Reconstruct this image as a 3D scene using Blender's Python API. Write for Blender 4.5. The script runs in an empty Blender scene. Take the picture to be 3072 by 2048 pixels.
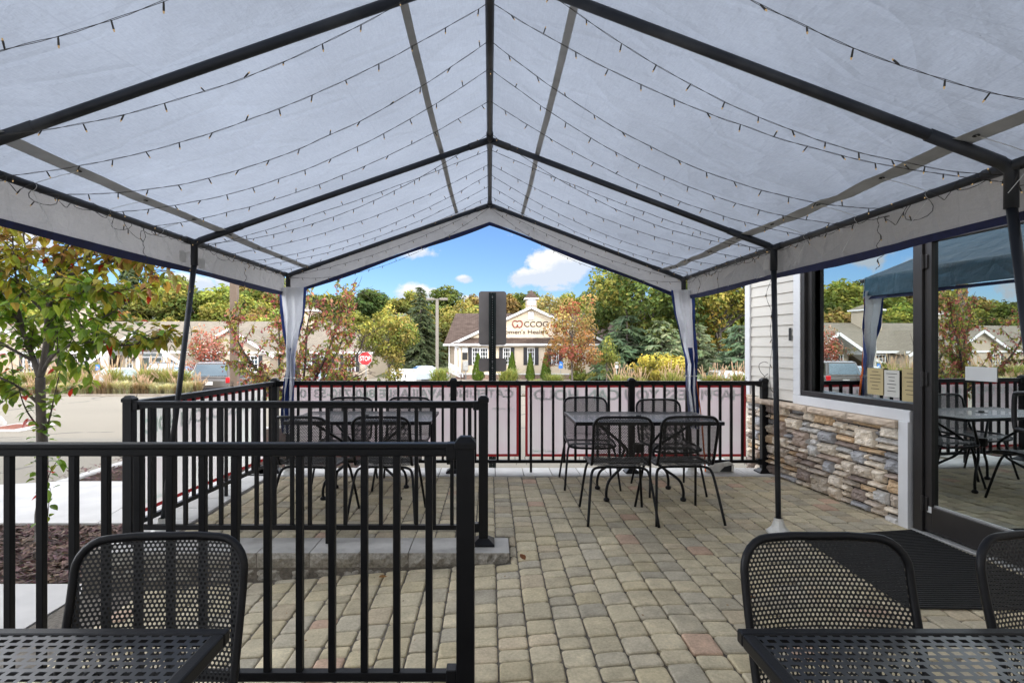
import bpy, math, random
from mathutils import Vector, Matrix, noise
R = random.Random(11)
scene = bpy.context.scene
COL = scene.collection
F, CX, CY, EYE = 1280.0, 1125.0, 793.0, 1.4
PI = math.pi
def at(x, y, Y):
    """a point Y metres in front of the eye, from its bearing"""
    return Vector(((x - CX) * Y / F, Y, EYE - (y - CY) * Y / F))
def lerp(a, b, t): return a + (b - a) * t
def clamp(x, a, b): return max(a, min(b, x))
def sstep(a, b, x):
    t = clamp((x - a) / (b - a), 0, 1); return t * t * (3 - 2 * t)
def interp(tab, x):
    if x <= tab[0][0]: return tab[0][1]
    for (x0, y0), (x1, y1) in zip(tab, tab[1:]):
        if x <= x1: return lerp(y0, y1, (x - x0) / (x1 - x0))
    return tab[-1][1]
# ------------------------------------------------------------ object helpers
def tag(o, label=None, cat=None, group=None, kind=None):
    if label: o['label'] = label
    if cat: o['category'] = cat
    if group: o['group'] = group
    if kind: o['kind'] = kind
    return o
def thing(name, label, cat, loc=(0, 0, 0), rz=0, group=None):
    o = bpy.data.objects.new(name, None); COL.objects.link(o)
    o.location = loc; o.rotation_euler = (0, 0, rz); o.empty_display_size = .1
    return tag(o, label, cat, group)
def dup(root, loc, rz=0, label=None, group=None, scale=None):
    def cp(o, par):
        c = o.copy(); COL.objects.link(c)
        if par: c.parent = par
        for ch in o.children: cp(ch, c)
        return c
    r = cp(root, None)
    r.location = loc; r.rotation_euler = (0, 0, rz)
    if label: r['label'] = label
    if group: r['group'] = group
    if scale: r.scale = scale if hasattr(scale, '__len__') else (scale,) * 3
    return r
def child(me_obj, parent, loc=(0, 0, 0), rot=(0, 0, 0)):
    c = me_obj.copy(); COL.objects.link(c); c.parent = parent; c.location = loc; c.rotation_euler = rot
    return c
class MB:
    def __init__(s): s.v = []; s.f = []; s.m = []; s.c = []; s.uv = []
    def face(s, pts, m=0, c=None, uv=None):
        i = len(s.v); s.v += [tuple(p) for p in pts]
        s.f.append(tuple(range(i, i + len(pts)))); s.m.append(m); s.c.append(c); s.uv.append(uv)
    def idx(s, ids, m=0, c=None, uv=None):
        s.f.append(tuple(ids)); s.m.append(m); s.c.append(c); s.uv.append(uv)
    def box(s, c, d, rz=0, m=0, col=None, rot=None):
        cx, cy, cz = c; hx, hy, hz = d[0] / 2, d[1] / 2, d[2] / 2
        M = rot if rot is not None else Matrix.Rotation(rz, 3, 'Z')
        i = len(s.v)
        for sx in (-1, 1):
            for sy in (-1, 1):
                for sz in (-1, 1):
                    p = M @ Vector((sx * hx, sy * hy, sz * hz)); s.v.append((cx + p.x, cy + p.y, cz + p.z))
        for q in ((0, 1, 3, 2), (4, 6, 7, 5), (0, 4, 5, 1), (2, 3, 7, 6), (0, 2, 6, 4), (1, 5, 7, 3)):
            s.idx([i + k for k in q], m, col)
    def bar(s, a, b, w, h, m=0, col=None, up=(0, 0, 1)):
        a = Vector(a); b = Vector(b); d = (b - a); L = d.length; d.normalize()
        u = Vector(up); x = d.cross(u)
        if x.length < 1e-4: x = d.cross(Vector((0, 1, 0)))
        x.normalize(); z = x.cross(d)
        M = Matrix((x, d, z)).transposed()
        s.box((a + b) / 2, (w, L, h), rot=M, m=m, col=col)
    def tube(s, pts, r, n=8, m=0, col=None, cap=True, closed=False):
        pts = [Vector(p) for p in pts]; k = len(pts)
        rr = r if hasattr(r, '__len__') else [r] * k
        up = None; base = len(s.v)
        for j in range(k):
            if closed: t = pts[(j + 1) % k] - pts[j - 1]
            else: t = pts[min(j + 1, k - 1)] - pts[max(j - 1, 0)]
            if t.length < 1e-9: t = Vector((0, 0, 1))
            t.normalize()
            if up is None:
                a = Vector((0, 0, 1)) if abs(t.z) < .9 else Vector((1, 0, 0))
                up = (a - t * a.dot(t)).normalized()
            else:
                up = up - t * up.dot(t)
                up = up.normalized() if up.length > 1e-6 else t.orthogonal().normalized()
            w = t.cross(up)
            for q in range(n):
                an = 2 * PI * q / n; s.v.append(tuple(pts[j] + (up * math.cos(an) + w * math.sin(an)) * rr[j]))
        for j in range(k if closed else k - 1):
            j2 = (j + 1) % k
            for q in range(n):
                q2 = (q + 1) % n
                s.idx((base + j * n + q, base + j * n + q2, base + j2 * n + q2, base + j2 * n + q), m, col)
        if cap and not closed:
            s.idx([base + q for q in range(n)][::-1], m, col); s.idx([base + (k - 1) * n + q for q in range(n)], m, col)
    def lathe(s, c, prof, n=16, m=0, col=None):
        base = len(s.v); k = len(prof)
        for r, z in prof:
            for q in range(n):
                a = 2 * PI * q / n; s.v.append((c[0] + r * math.cos(a), c[1] + r * math.sin(a), c[2] + z))
        for j in range(k - 1):
            for q in range(n):
                q2 = (q + 1) % n; s.idx((base + j * n + q, base + j * n + q2, base + (j + 1) * n + q2, base + (j + 1) * n + q), m, col)
        s.idx([base + q for q in range(n)][::-1], m, col); s.idx([base + (k - 1) * n + q for q in range(n)], m, col)
    def grid(s, fn, nu, nv, m=0, col=None, uvfn=None, mf=None):
        base = len(s.v)
        for j in range(nv + 1):
            for i in range(nu + 1): s.v.append(tuple(fn(i / nu, j / nv)))
        for j in range(nv):
            for i in range(nu):
                q = (base + j * (nu + 1) + i, base + j * (nu + 1) + i + 1, base + (j + 1) * (nu + 1) + i + 1, base + (j + 1) * (nu + 1) + i)
                uv = None
                if uvfn: uv = [uvfn(a / nu, b / nv) for a, b in ((i, j), (i + 1, j), (i + 1, j + 1), (i, j + 1))]
                s.idx(q, mf((i + .5) / nu, (j + .5) / nv) if mf else m, col, uv)
    def prism(s, outline, a, b, axis='y', m=0, col=None):
        """outline of (p, z) pairs swept along an axis from a to b"""
        def P(p, z, t): return (p, t, z) if axis == 'y' else (t, p, z)
        i = len(s.v); n = len(outline)
        s.v += [P(p, z, a) for p, z in outline] + [P(p, z, b) for p, z in outline]
        s.idx(list(range(i, i + n))[::-1], m, col); s.idx(list(range(i + n, i + 2 * n)), m, col)
        for k in range(n):
            k2 = (k + 1) % n; s.idx((i + k, i + k2, i + n + k2, i + n + k), m, col)
    def build(s, name, mats, parent=None, smooth=False, bevel=0, local=False, segs=2):
        mats = mats if isinstance(mats, (list, tuple)) else [mats]
        v = s.v
        if parent is not None and not local:
            o = Vector(parent.location); v = [(p[0] - o.x, p[1] - o.y, p[2] - o.z) for p in v]
        me = bpy.data.meshes.new(name); me.from_pydata(v, [], s.f)
        for m in mats: me.materials.append(m)
        me.polygons.foreach_set('material_index', s.m)
        if smooth: me.polygons.foreach_set('use_smooth', [True] * len(s.f))
        if any(c is not None for c in s.c):
            ca = me.color_attributes.new('Col', 'FLOAT_COLOR', 'CORNER'); d = []
            for f, c in zip(s.f, s.c):
                c = c or (1, 1, 1); d += [c[0], c[1], c[2], 1.0] * len(f)
            ca.data.foreach_set('color', d)
        if any(u is not None for u in s.uv):
            ul = me.uv_layers.new(name='UVMap'); d = []
            for f, u in zip(s.f, s.uv):
                for k in range(len(f)): d += list(u[k]) if u else [0, 0]
            ul.data.foreach_set('uv', d)
        me.update()
        o = bpy.data.objects.new(name, me); COL.objects.link(o)
        if parent is not None: o.parent = parent
        if bevel:
            b = o.modifiers.new('bevel', 'BEVEL'); b.width = bevel; b.segments = segs; b.limit_method = 'ANGLE'; b.angle_limit = .6
        return o
def spath(pts, n=5):
    """smooth path through points"""
    P = [Vector(p) for p in pts]; out = []
    for i in range(len(P) - 1):
        p0 = P[max(i - 1, 0)]; p1 = P[i]; p2 = P[i + 1]; p3 = P[min(i + 2, len(P) - 1)]
        for k in range(n):
            t = k / n
            out.append(.5 * ((2 * p1) + (p2 - p0) * t + (2 * p0 - 5 * p1 + 4 * p2 - p3) * t * t + (3 * p1 - p0 - 3 * p2 + p3) * t ** 3))
    return out + [P[-1]]
# ------------------------------------------------------------ materials
class NT:
    def __init__(s, name):
        s.mat = bpy.data.materials.new(name); s.mat.use_nodes = True; s.t = s.mat.node_tree; s.t.nodes.clear()
        s.out = s.n('ShaderNodeOutputMaterial')
    def n(s, typ, **kw):
        x = s.t.nodes.new(typ)
        for k, v in kw.items(): setattr(x, k, v)
        return x
    def l(s, a, b): s.t.links.new(a, b)
    def val(s, sock, v):
        if hasattr(v, 'is_output') or isinstance(v, bpy.types.NodeSocket): s.l(v, sock)
        else: sock.default_value = v
    def math(s, op, a, b=0.0, c=0.0):
        x = s.n('ShaderNodeMath', operation=op); s.val(x.inputs[0], a); s.val(x.inputs[1], b); s.val(x.inputs[2], c); return x.outputs[0]
    def coord(s, kind='Object'): return s.n('ShaderNodeTexCoord').outputs[kind]
    def noise(s, scale, detail=4, vec=None, rough=.55, sc3=None):
        x = s.n('ShaderNodeTexNoise'); x.inputs['Scale'].default_value = scale; x.inputs['Detail'].default_value = detail; x.inputs['Roughness'].default_value = rough
        v = vec if vec is not None else s.coord()
        if sc3:
            mp = s.n('ShaderNodeMapping'); mp.inputs['Scale'].default_value = sc3; s.l(v, mp.inputs[0]); v = mp.outputs[0]
        s.l(v, x.inputs['Vector']); return x.outputs[0]
    def mix(s, fac, a, b, blend='MIX'):
        x = s.n('ShaderNodeMix', data_type='RGBA', blend_type=blend); s.val(x.inputs[0], fac)
        for k, v in ((6, a), (7, b)):
            if isinstance(v, (tuple, list)): x.inputs[k].default_value = (v[0], v[1], v[2], 1)
            else: s.l(v, x.inputs[k])
        return x.outputs[2]
    def ramp(s, fac, stops):
        x = s.n('ShaderNodeValToRGB'); s.l(fac, x.inputs[0]); e = x.color_ramp.elements
        while len(e) < len(stops): e.new(.5)
        for k, (p, c) in enumerate(stops): e[k].position = p; e[k].color = (c, c, c, 1) if isinstance(c, (int, float)) else (c[0], c[1], c[2], 1)
        return x.outputs[0]
    def attr(s, name='Col'):
        x = s.n('ShaderNodeAttribute', attribute_name=name); return x.outputs['Color']
    def bump(s, h, strength=.3, dist=.01):
        x = s.n('ShaderNodeBump'); x.inputs['Strength'].default_value = strength; x.inputs['Distance'].default_value = dist; s.l(h, x.inputs['Height']); return x.outputs[0]
    def bsdf(s, color, rough=.6, metal=0, normal=None, spec=.5, **kw):
        x = s.n('ShaderNodeBsdfPrincipled')
        if isinstance(color, (tuple, list)): x.inputs['Base Color'].default_value = (*color[:3], 1)
        else: s.l(color, x.inputs['Base Color'])
        s.val(x.inputs['Roughness'], rough); x.inputs['Metallic'].default_value = metal; x.inputs['Specular IOR Level'].default_value = spec
        if normal: s.l(normal, x.inputs['Normal'])
        for k, v in kw.items(): x.inputs[k].default_value = v
        return x.outputs[0]
    def done(s, sh): s.l(sh, s.out.inputs[0]); return s.mat
def mat(name, color, rough=.6, metal=0, var=.15, scale=6, bump=.0, bscale=60, attr=False, spec=.5, dirt=None, sc3=None):
    t = NT(name)
    nz = t.noise(scale, 5, sc3=sc3)
    lo = tuple(c * (1 - var) for c in color); hi = tuple(min(1, c * (1 + var)) for c in color)
    c = t.mix(t.ramp(nz, [(.3, 0.), (.7, 1.)]), lo, hi)
    if attr: c = t.mix(1.0, c, t.attr(), 'MULTIPLY')
    if dirt: c = t.mix(t.ramp(t.noise(dirt[0], 6), [(.5, 0.), (.75, dirt[1])]), c, dirt[2])
    nm = t.bump(t.noise(bscale, 4), bump, .01) if bump else None
    rg = t.math('ADD', t.math('MULTIPLY', nz, .16), rough - .08)
    return t.done(t.bsdf(c, rg, metal, nm, spec))
def leaf_mat(name, trans=.35, rough=.5, gain=1.0, hue=.0):
    t = NT(name); c = t.attr()
    if hue:
        oi = t.n('ShaderNodeObjectInfo'); hs = t.n('ShaderNodeHueSaturation')
        t.l(c, hs.inputs['Color']); t.l(t.math('ADD', t.math('MULTIPLY', oi.outputs['Random'], hue), .5 - hue * .6), hs.inputs['Hue'])
        t.l(t.math('ADD', t.math('MULTIPLY', oi.outputs['Random'], .5), .75), hs.inputs['Value']); c = hs.outputs[0]
    d = t.bsdf(c, rough, spec=.25); tr = t.n('ShaderNodeBsdfTranslucent'); t.l(t.mix(1.0, c, (1.25, 1.2, .7), 'MULTIPLY'), tr.inputs[0])
    mx = t.n('ShaderNodeMixShader'); mx.inputs[0].default_value = trans; t.l(d, mx.inputs[1]); t.l(tr.outputs[0], mx.inputs[2])
    return t.done(mx.outputs[0])
def perf_mat(name, kind):
    t = NT(name); uv = t.coord('UV'); sp = t.n('ShaderNodeSeparateXYZ'); t.l(uv, sp.inputs[0]); u, v = sp.outputs[0], sp.outputs[1]
    def cell(x, p, off): return t.math('SUBTRACT', t.math('FRACT', t.math('ADD', t.math('DIVIDE', x, p), off)), .5)
    if kind == 'hex':
        p = .0122; py = p * 1.732; ds = []
        for off in (0., .5):
            a = t.math('MULTIPLY', cell(u, p, off), p); b = t.math('MULTIPLY', cell(v, py, off), py)
            ds.append(t.math('ADD', t.math('MULTIPLY', a, a), t.math('MULTIPLY', b, b)))
        hole = t.math('LESS_THAN', t.math('MINIMUM', ds[0], ds[1]), .0036 ** 2)
    else:
        px, py, hl, hw = .029, .050, .0088, .0068; ds = []
        for off in (0., .5):
            a = t.math('DIVIDE', t.math('MULTIPLY', t.math('ABSOLUTE', cell(u, px, off)), px), hl)
            b = t.math('DIVIDE', t.math('MULTIPLY', t.math('ABSOLUTE', cell(v, py, off)), py), hw); ds.append(t.math('MAXIMUM', a, b))
        hole = t.math('LESS_THAN', t.math('MINIMUM', ds[0], ds[1]), 1.0)
    nz = t.noise(9, 4)
    c = t.mix(t.ramp(nz, [(.3, 0.), (.7, 1.)]), (.007, .0075, .009), (.012, .013, .016))
    c = c if kind == 'hex' else t.mix(.5, c, (.022, .028, .038)); m = t.bsdf(c, .40 if kind == 'hex' else .28, 0, t.bump(t.noise(350, 2), .12, .002) if kind == 'hex' else None, .5 if kind == 'hex' else .55)  # slotted tops tinted blue to stand in for reflected sky
    tr = t.n('ShaderNodeBsdfTransparent'); mx = t.n('ShaderNodeMixShader'); t.l(hole, mx.inputs[0]); t.l(m, mx.inputs[1]); t.l(tr.outputs[0], mx.inputs[2])
    return t.done(mx.outputs[0])
BLACK = mat('black_powder_coat', (.0055, .0057, .007), .45, 0, .3, 5, .12, 300, spec=.24)
TUBE = mat('dark_tent_tube', (.016, .019, .026), .45, .2, .35, 4, .05, 200, dirt=(3, .5, (.10, .10, .10)))
CHAIRM = mat('black_chair_metal', (.006, .006, .0075), .38, 0, .3, 6, .08, 300, spec=.28)
PERF = perf_mat('perforated_black_steel', 'hex'); SLOT = perf_mat('slotted_black_steel', 'slot')
WHITE = mat('white_vinyl_trim', (.66, .66, .66), .45, 0, .06, 3)
PLASTIC = mat('white_plastic', (.65, .64, .60), .5, 0, .1, 20, dirt=(12, .6, (.3, .27, .22)))
FRAME = mat('dark_bronze_aluminium', (.032, .029, .028), .38, .35, .2, 3)
CAP = mat('concrete_capstone', (.40, .385, .36), .9, 0, .16, 5, .35, 160, attr=True, dirt=(7, .5, (.22, .20, .18)))
CAPL = mat('pale_capstone', (.47, .455, .43), .9, 0, .10, 5, .3, 160, attr=True, dirt=(7, .35, (.34, .32, .3)))
def split_face():
    t = NT('split_face_block'); h = t.noise(38, 8, rough=.75)
    c = t.mix(t.ramp(h, [(.3, 0.), (.7, 1.)]), (.16, .145, .12), (.55, .51, .44))
    return t.done(t.bsdf(c, .95, 0, t.bump(h, 1.0, .02), .2))
SPLIT = split_face()
CONC = mat('pale_concrete', (.50, .48, .455), .9, 0, .10, 3, .25, 220, dirt=(2.5, .35, (.36, .34, .31)))
PAVER = None
def paver_mat():
    t = NT('concrete_pavers'); n1 = t.math('ADD', t.math('MULTIPLY', t.noise(70, 6, rough=.75), .6), t.math('MULTIPLY', t.noise(11, 5), .4)); n2 = t.noise(3.2, 4)
    c = t.mix(t.ramp(n1, [(.25, 0.), (.75, 1.)]), (.95, .95, .91), (2.65, 2.62, 2.47))
    c = t.mix(1.0, c, t.attr(), 'MULTIPLY'); c = t.mix(t.ramp(n2, [(.48, 0.), (.78, .28)]), c, (.16, .145, .12))
    h = t.math('ADD', t.noise(170, 3, rough=.7), t.math('MULTIPLY', n1, .7))
    return t.done(t.bsdf(c, .92, 0, t.bump(h, .75, .006), .25))
PAVER = paver_mat()
GROUT = mat('joint_sand', (.15, .13, .105), 1, 0, .4, 40, .6, 300)
def asphalt():
    t = NT('asphalt'); n1 = t.noise(420, 2); n2 = t.noise(.35, 4)
    c = t.mix(n2, (.165, .146, .115), (.215, .19, .148)); c = t.mix(t.ramp(n1, [(.35, 0.), (.65, 1.)]), c, t.mix(1.0, c, (1.5, 1.5, 1.5), 'MULTIPLY'))
    v = t.n('ShaderNodeTexVoronoi', feature='DISTANCE_TO_EDGE'); v.inputs['Scale'].default_value = .22
    wv = t.n('ShaderNodeVectorMath', operation='ADD'); nn = t.n('ShaderNodeTexNoise'); nn.inputs['Scale'].default_value = .6; t.l(t.coord(), nn.inputs['Vector'])
    t.l(t.coord(), wv.inputs[0]); t.l(nn.outputs['Color'], wv.inputs[1]); t.l(wv.outputs[0], v.inputs['Vector'])
    cr = t.ramp(v.outputs['Distance'], [(.0, 1.), (.008, .9), (.014, 0.)]); cr = t.math('MULTIPLY', cr, t.ramp(t.noise(.9, 3), [(.5, 0.), (.56, 1.)]))
    c = t.mix(t.math('MULTIPLY', cr, .75), c, (.03, .03, .03))
    return t.done(t.bsdf(c, .9, 0, t.bump(n1, .5, .006), .3))
ASPH = asphalt()
def mulch():
    t = NT('bark_mulch'); v = t.n('ShaderNodeTexVoronoi'); v.inputs['Scale'].default_value = 42
    mp = t.n('ShaderNodeMapping'); mp.inputs['Scale'].default_value = (1, 2.2, 1); t.l(t.coord(), mp.inputs[0])
    t.l(mp.outputs[0], v.inputs['Vector'])
    c = t.mix(t.noise(90, 4), (.035, .022, .018), (.17, .11, .085)); c = t.mix(.5, c, t.mix(1.0, v.outputs['Color'], (.17, .11, .09), 'MULTIPLY'))
    return t.done(t.bsdf(c, 1, 0, t.bump(v.outputs['Distance'], 1.0, .03), .1))
MULCH = mulch()
CHIP = mat('bark_chip', (.13, .085, .068), 1, 0, .5, 30, attr=True)
TURF = mat('turf', (.09, .10, .04), 1, 0, .4, .6, .5, 20)
YEL = mat('road_paint_white', (.6, .6, .58), .8, 0, .2, 9)
BARK = mat('grey_bark', (.10, .084, .073), .95, 0, .45, 14, .8, 60, sc3=(1, 1, .35))
TWIG = mat('dark_twig', (.06, .045, .038), .9, 0, .3, 20)
LEAF = leaf_mat('near_leaves', .42, .42)
LEAFM = leaf_mat('tree_leaves', .3, .6)
LEAFH = leaf_mat('hill_leaves', .25, .7, hue=.05)
BLADE = leaf_mat('grass_blades', .35, .6)
BERRY = mat('red_berries', (.30, .025, .05), .35, 0, .4, 30)
ORANGE = mat('orange_strap', (.85, .16, .02), .7, 0, .15, 60)
BLUE = mat('navy_hem', (.010, .016, .075), .7, 0, .3, 30, .2, 400)
BLUE2 = mat('blue_curtain_edge', (.02, .05, .22), .7, 0, .3, 30, .2, 400)
RUBBER = mat('black_rubber_mat', (.012, .012, .012), .85, 0, .4, 40, .6, 180)
WIRE = mat('dark_green_wire', (.035, .033, .028), .6, 0, .3, 40)
TIE = mat('clear_cable_tie', (.62, .62, .60), .4, 0, .1, 10)
TAPE = mat('brown_tape', (.56, .54, .51), .6, 0, .1, 20)
GREYTRIM = mat('grey_seam_tape', (.42, .44, .47), .7, 0, .15, 8, .2, 200)
def bulb_glow():
    t = NT('warm_bulb_tip'); e = t.n('ShaderNodeEmission'); e.inputs[0].default_value = (1, .70, .36, 1); e.inputs[1].default_value = .45; return t.done(e.outputs[0])
GLOW = bulb_glow()
def canopy_mat(name, tint, trans, wr=1.0, stain=.35, outer=None):
    t = NT(name); n1 = t.noise(5.5, 7, rough=.6); n2 = t.noise(1.1, 4); w = t.n('ShaderNodeTexNoise'); w.inputs['Scale'].default_value = 2.2; w.inputs['Detail'].default_value = 5; w.inputs['Distortion'].default_value = .5
    mp = t.n('ShaderNodeMapping'); mp.inputs['Scale'].default_value = (1.6, 1.1, 1); mp.inputs['Rotation'].default_value = (0, 0, .7); t.l(t.coord(), mp.inputs[0]); t.l(mp.outputs[0], w.inputs['Vector'])
    c = t.mix(t.ramp(n2, [(.3, 0.), (.7, 1.)]), tuple(x * .84 for x in tint), tuple(x * 1.04 for x in tint)); c = t.mix(t.ramp(t.noise(3.4, 6, rough=.65), [(.45, 0.), (.7, .5)]), c, tuple(x * .86 for x in tint))
    c = t.mix(t.ramp(t.noise(7, 8, rough=.7), [(.62, 0.), (.80, stain)]), c, tuple(x * .6 for x in tint))
    sn = t.noise(160, 2, sc3=(1, .12, 1)); sn2 = t.noise(160, 2, sc3=(.12, 1, 1))
    weave = t.math('ADD', sn, sn2)
    c = t.mix(t.ramp(t.math('MULTIPLY', weave, .5), [(.35, 0.), (.65, 1.)]), c, t.mix(1.0, c, (1.12, 1.12, 1.12), 'MULTIPLY'))
    spk = t.ramp(t.noise(23, 3, rough=.8), [(.735, 0.), (.76, .55)])
    c = t.mix(spk, c, tuple(x * .35 for x in tint))
    bk = t.n('ShaderNodeTexBrick'); bk.offset = .0; bk.inputs['Scale'].default_value = 1.0; bk.inputs['Brick Width'].default_value = .62; bk.inputs['Row Height'].default_value = .47; bk.inputs['Mortar Size'].default_value = .006; bk.inputs['Mortar Smooth'].default_value = 1.0
    mp2 = t.n('ShaderNodeMapping'); mp2.inputs['Rotation'].default_value = (0, 0, .06); wn = t.n('ShaderNodeVectorMath', operation='MULTIPLY_ADD'); nz3 = t.n('ShaderNodeTexNoise'); nz3.inputs['Scale'].default_value = 1.5; t.l(t.coord(), nz3.inputs['Vector']); t.l(nz3.outputs['Color'], wn.inputs[0]); wn.inputs[1].default_value = (.05, .05, 0); t.l(t.coord(), wn.inputs[2]); t.l(wn.outputs[0], mp2.inputs[0]); t.l(mp2.outputs[0], bk.inputs['Vector'])
    fold = t.math('MULTIPLY', bk.outputs['Fac'], t.ramp(t.noise(.9, 3), [(.35, 0.), (.6, 1.)]))
    c = t.mix(t.math('MULTIPLY', fold, .16), c, tuple(x * .5 for x in tint))
    w = w; cr_ = t.n('ShaderNodeTexVoronoi', feature='DISTANCE_TO_EDGE'); cr_.inputs['Scale'].default_value = 2.6; mp3 = t.n('ShaderNodeMapping'); mp3.inputs['Scale'].default_value = (.7, 1.6, 1); mp3.inputs['Rotation'].default_value = (0, 0, .5); t.l(wn.outputs[0], mp3.inputs[0]); t.l(mp3.outputs[0], cr_.inputs['Vector'])
    crease = t.math('MULTIPLY', t.ramp(cr_.outputs['Distance'], [(.0, 0.), (.10, 1.)]), .16)
    h = t.math('ADD', t.math('ADD', crease, t.math('MULTIPLY', w.outputs[0], 1.4)), t.math('ADD', t.math('MULTIPLY', n1, .5), t.math('MULTIPLY', weave, .02)))
    nm = t.bump(h, .62 * wr, .05)
    ge = t.n('ShaderNodeNewGeometry'); co_ = t.mix(ge.outputs['Backfacing'], outer, c) if outer else c
    d = t.bsdf(co_, .55, 0, nm, .3); tr = t.n('ShaderNodeBsdfTranslucent'); t.l(c, tr.inputs[0]); t.l(nm, tr.inputs['Normal'])
    mx = t.n('ShaderNodeMixShader'); mx.inputs[0].default_value = trans; t.l(d, mx.inputs[1]); t.l(tr.outputs[0], mx.inputs[2])
    return t.done(mx.outputs[0])
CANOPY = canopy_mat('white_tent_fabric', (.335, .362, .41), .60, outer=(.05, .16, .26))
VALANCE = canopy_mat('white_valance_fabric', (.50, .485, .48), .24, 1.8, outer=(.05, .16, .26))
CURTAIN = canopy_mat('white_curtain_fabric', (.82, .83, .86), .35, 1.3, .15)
def banner_mat(name, tint):
    t = NT(name); n2 = t.noise(2.2, 5)
    c = t.mix(t.ramp(n2, [(.35, 0.), (.7, 1.)]), tint, (tint[0], tint[1] * 1.15, tint[2] * 1.05))
    nm = t.bump(t.noise(3, 4), .5, .04)
    d = t.bsdf(c, .5, 0, nm, .3); tr = t.n('ShaderNodeBsdfTranslucent'); t.l(c, tr.inputs[0])
    mx = t.n('ShaderNodeMixShader'); mx.inputs[0].default_value = .6; t.l(d, mx.inputs[1]); t.l(tr.outputs[0], mx.inputs[2]); return t.done(mx.outputs[0])
BANNER = banner_mat('pink_banner_vinyl', (.62, .50, .515)); BANRED = banner_mat('red_banner_border', (.20, .016, .018)); BANTXT = banner_mat('pale_banner_letters', (.66, .69, .675))
BANWHITE = banner_mat('white_banner_vinyl', (.78, .70, .69))
def glass_mat(name, refl, tint, rough=.0):
    t = NT(name); g = t.n('ShaderNodeBsdfGlossy'); g.inputs['Color'].default_value = (*tint, 1); g.inputs['Roughness'].default_value = rough
    tr = t.n('ShaderNodeBsdfTransparent'); tr.inputs[0].default_value = (.55, .62, .6, 1)
    lw = t.n('ShaderNodeLayerWeight'); lw.inputs[0].default_value = .35
    mx = t.n('ShaderNodeMixShader'); t.l(t.math('MINIMUM', t.math('ADD', t.math('MULTIPLY', lw.outputs['Facing'], .35), refl), 1.0), mx.inputs[0]); t.l(tr.outputs[0], mx.inputs[1]); t.l(g.outputs[0], mx.inputs[2])
    return t.done(mx.outputs[0])
GLASS = glass_mat('reflective_glass', .50, (.88, .96, .95)); GLASSF = glass_mat('far_window_glass', .35, (.5, .55, .6), .05)
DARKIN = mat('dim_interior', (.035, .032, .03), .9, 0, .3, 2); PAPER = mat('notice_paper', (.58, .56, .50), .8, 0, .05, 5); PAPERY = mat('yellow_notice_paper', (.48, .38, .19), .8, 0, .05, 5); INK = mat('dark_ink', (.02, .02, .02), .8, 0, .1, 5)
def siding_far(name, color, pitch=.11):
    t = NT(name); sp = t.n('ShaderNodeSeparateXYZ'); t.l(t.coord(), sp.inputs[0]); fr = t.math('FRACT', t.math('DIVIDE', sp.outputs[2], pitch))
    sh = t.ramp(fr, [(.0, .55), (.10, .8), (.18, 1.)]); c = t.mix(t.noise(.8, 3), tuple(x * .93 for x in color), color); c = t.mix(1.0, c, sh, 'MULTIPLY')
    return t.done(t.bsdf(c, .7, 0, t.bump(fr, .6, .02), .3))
def shingle(name, a, b):
    t = NT(name); br = t.n('ShaderNodeTexBrick'); br.inputs['Scale'].default_value = 1.0; br.inputs['Brick Width'].default_value = .45; br.inputs['Row Height'].default_value = .16; br.inputs['Mortar Size'].default_value = .012
    br.inputs['Color1'].default_value = (*a, 1); br.inputs['Color2'].default_value = (*b, 1); br.inputs['Mortar'].default_value = (*[x * .45 for x in a], 1)
    mp = t.n('ShaderNodeMapping'); t.l(t.coord(), mp.inputs[0]); t.l(mp.outputs[0], br.inputs['Vector'])
    c = t.mix(t.ramp(t.noise(1.5, 5), [(.3, 0.), (.7, .5)]), br.outputs[0], tuple(x * .7 for x in a)); return t.done(t.bsdf(c, .95, 0, t.bump(t.noise(12, 3), .4, .03), .2))
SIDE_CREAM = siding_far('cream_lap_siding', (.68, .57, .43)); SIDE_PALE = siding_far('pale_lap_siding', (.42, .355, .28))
ROOFB = shingle('brown_shingles', (.075, .052, .042), (.13, .095, .078)); ROOFT = shingle('tan_shingles', (.22, .19, .15), (.28, .24, .19))
SHUT = mat('black_shutter', (.018, .018, .022), .6, 0, .2, 10); STONEF = mat('foundation_brick', (.24, .16, .13), .9, 0, .4, 9, .6, 20)
GALV = mat('galvanised_steel', (.36, .36, .35), .5, .5, .15, 8); SIGNBACK = mat('bare_aluminium_back', (.24, .215, .20), .5, .45, .15, 2.5); POSTG = mat('dark_green_post', (.008, .016, .014), .4, .2, .4, 8)
BROWNP = mat('brown_painted_pole', (.17, .125, .095), .55, .1, .15, 3); STOPR = mat('stop_red', (.62, .02, .025), .45, 0, .08, 4); SIGNW = mat('sign_white', (.60, .60, .585), .5, 0, .04, 4); HCBLUE = mat('sign_blue', (.02, .16, .50), .5, 0, .05, 4)
BRASS = mat('brass_sign_letters', (.07, .045, .03), .5, .2, .2, 9); LOGORED = mat('logo_red', (.25, .05, .035), .5, 0, .1, 9)
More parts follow.
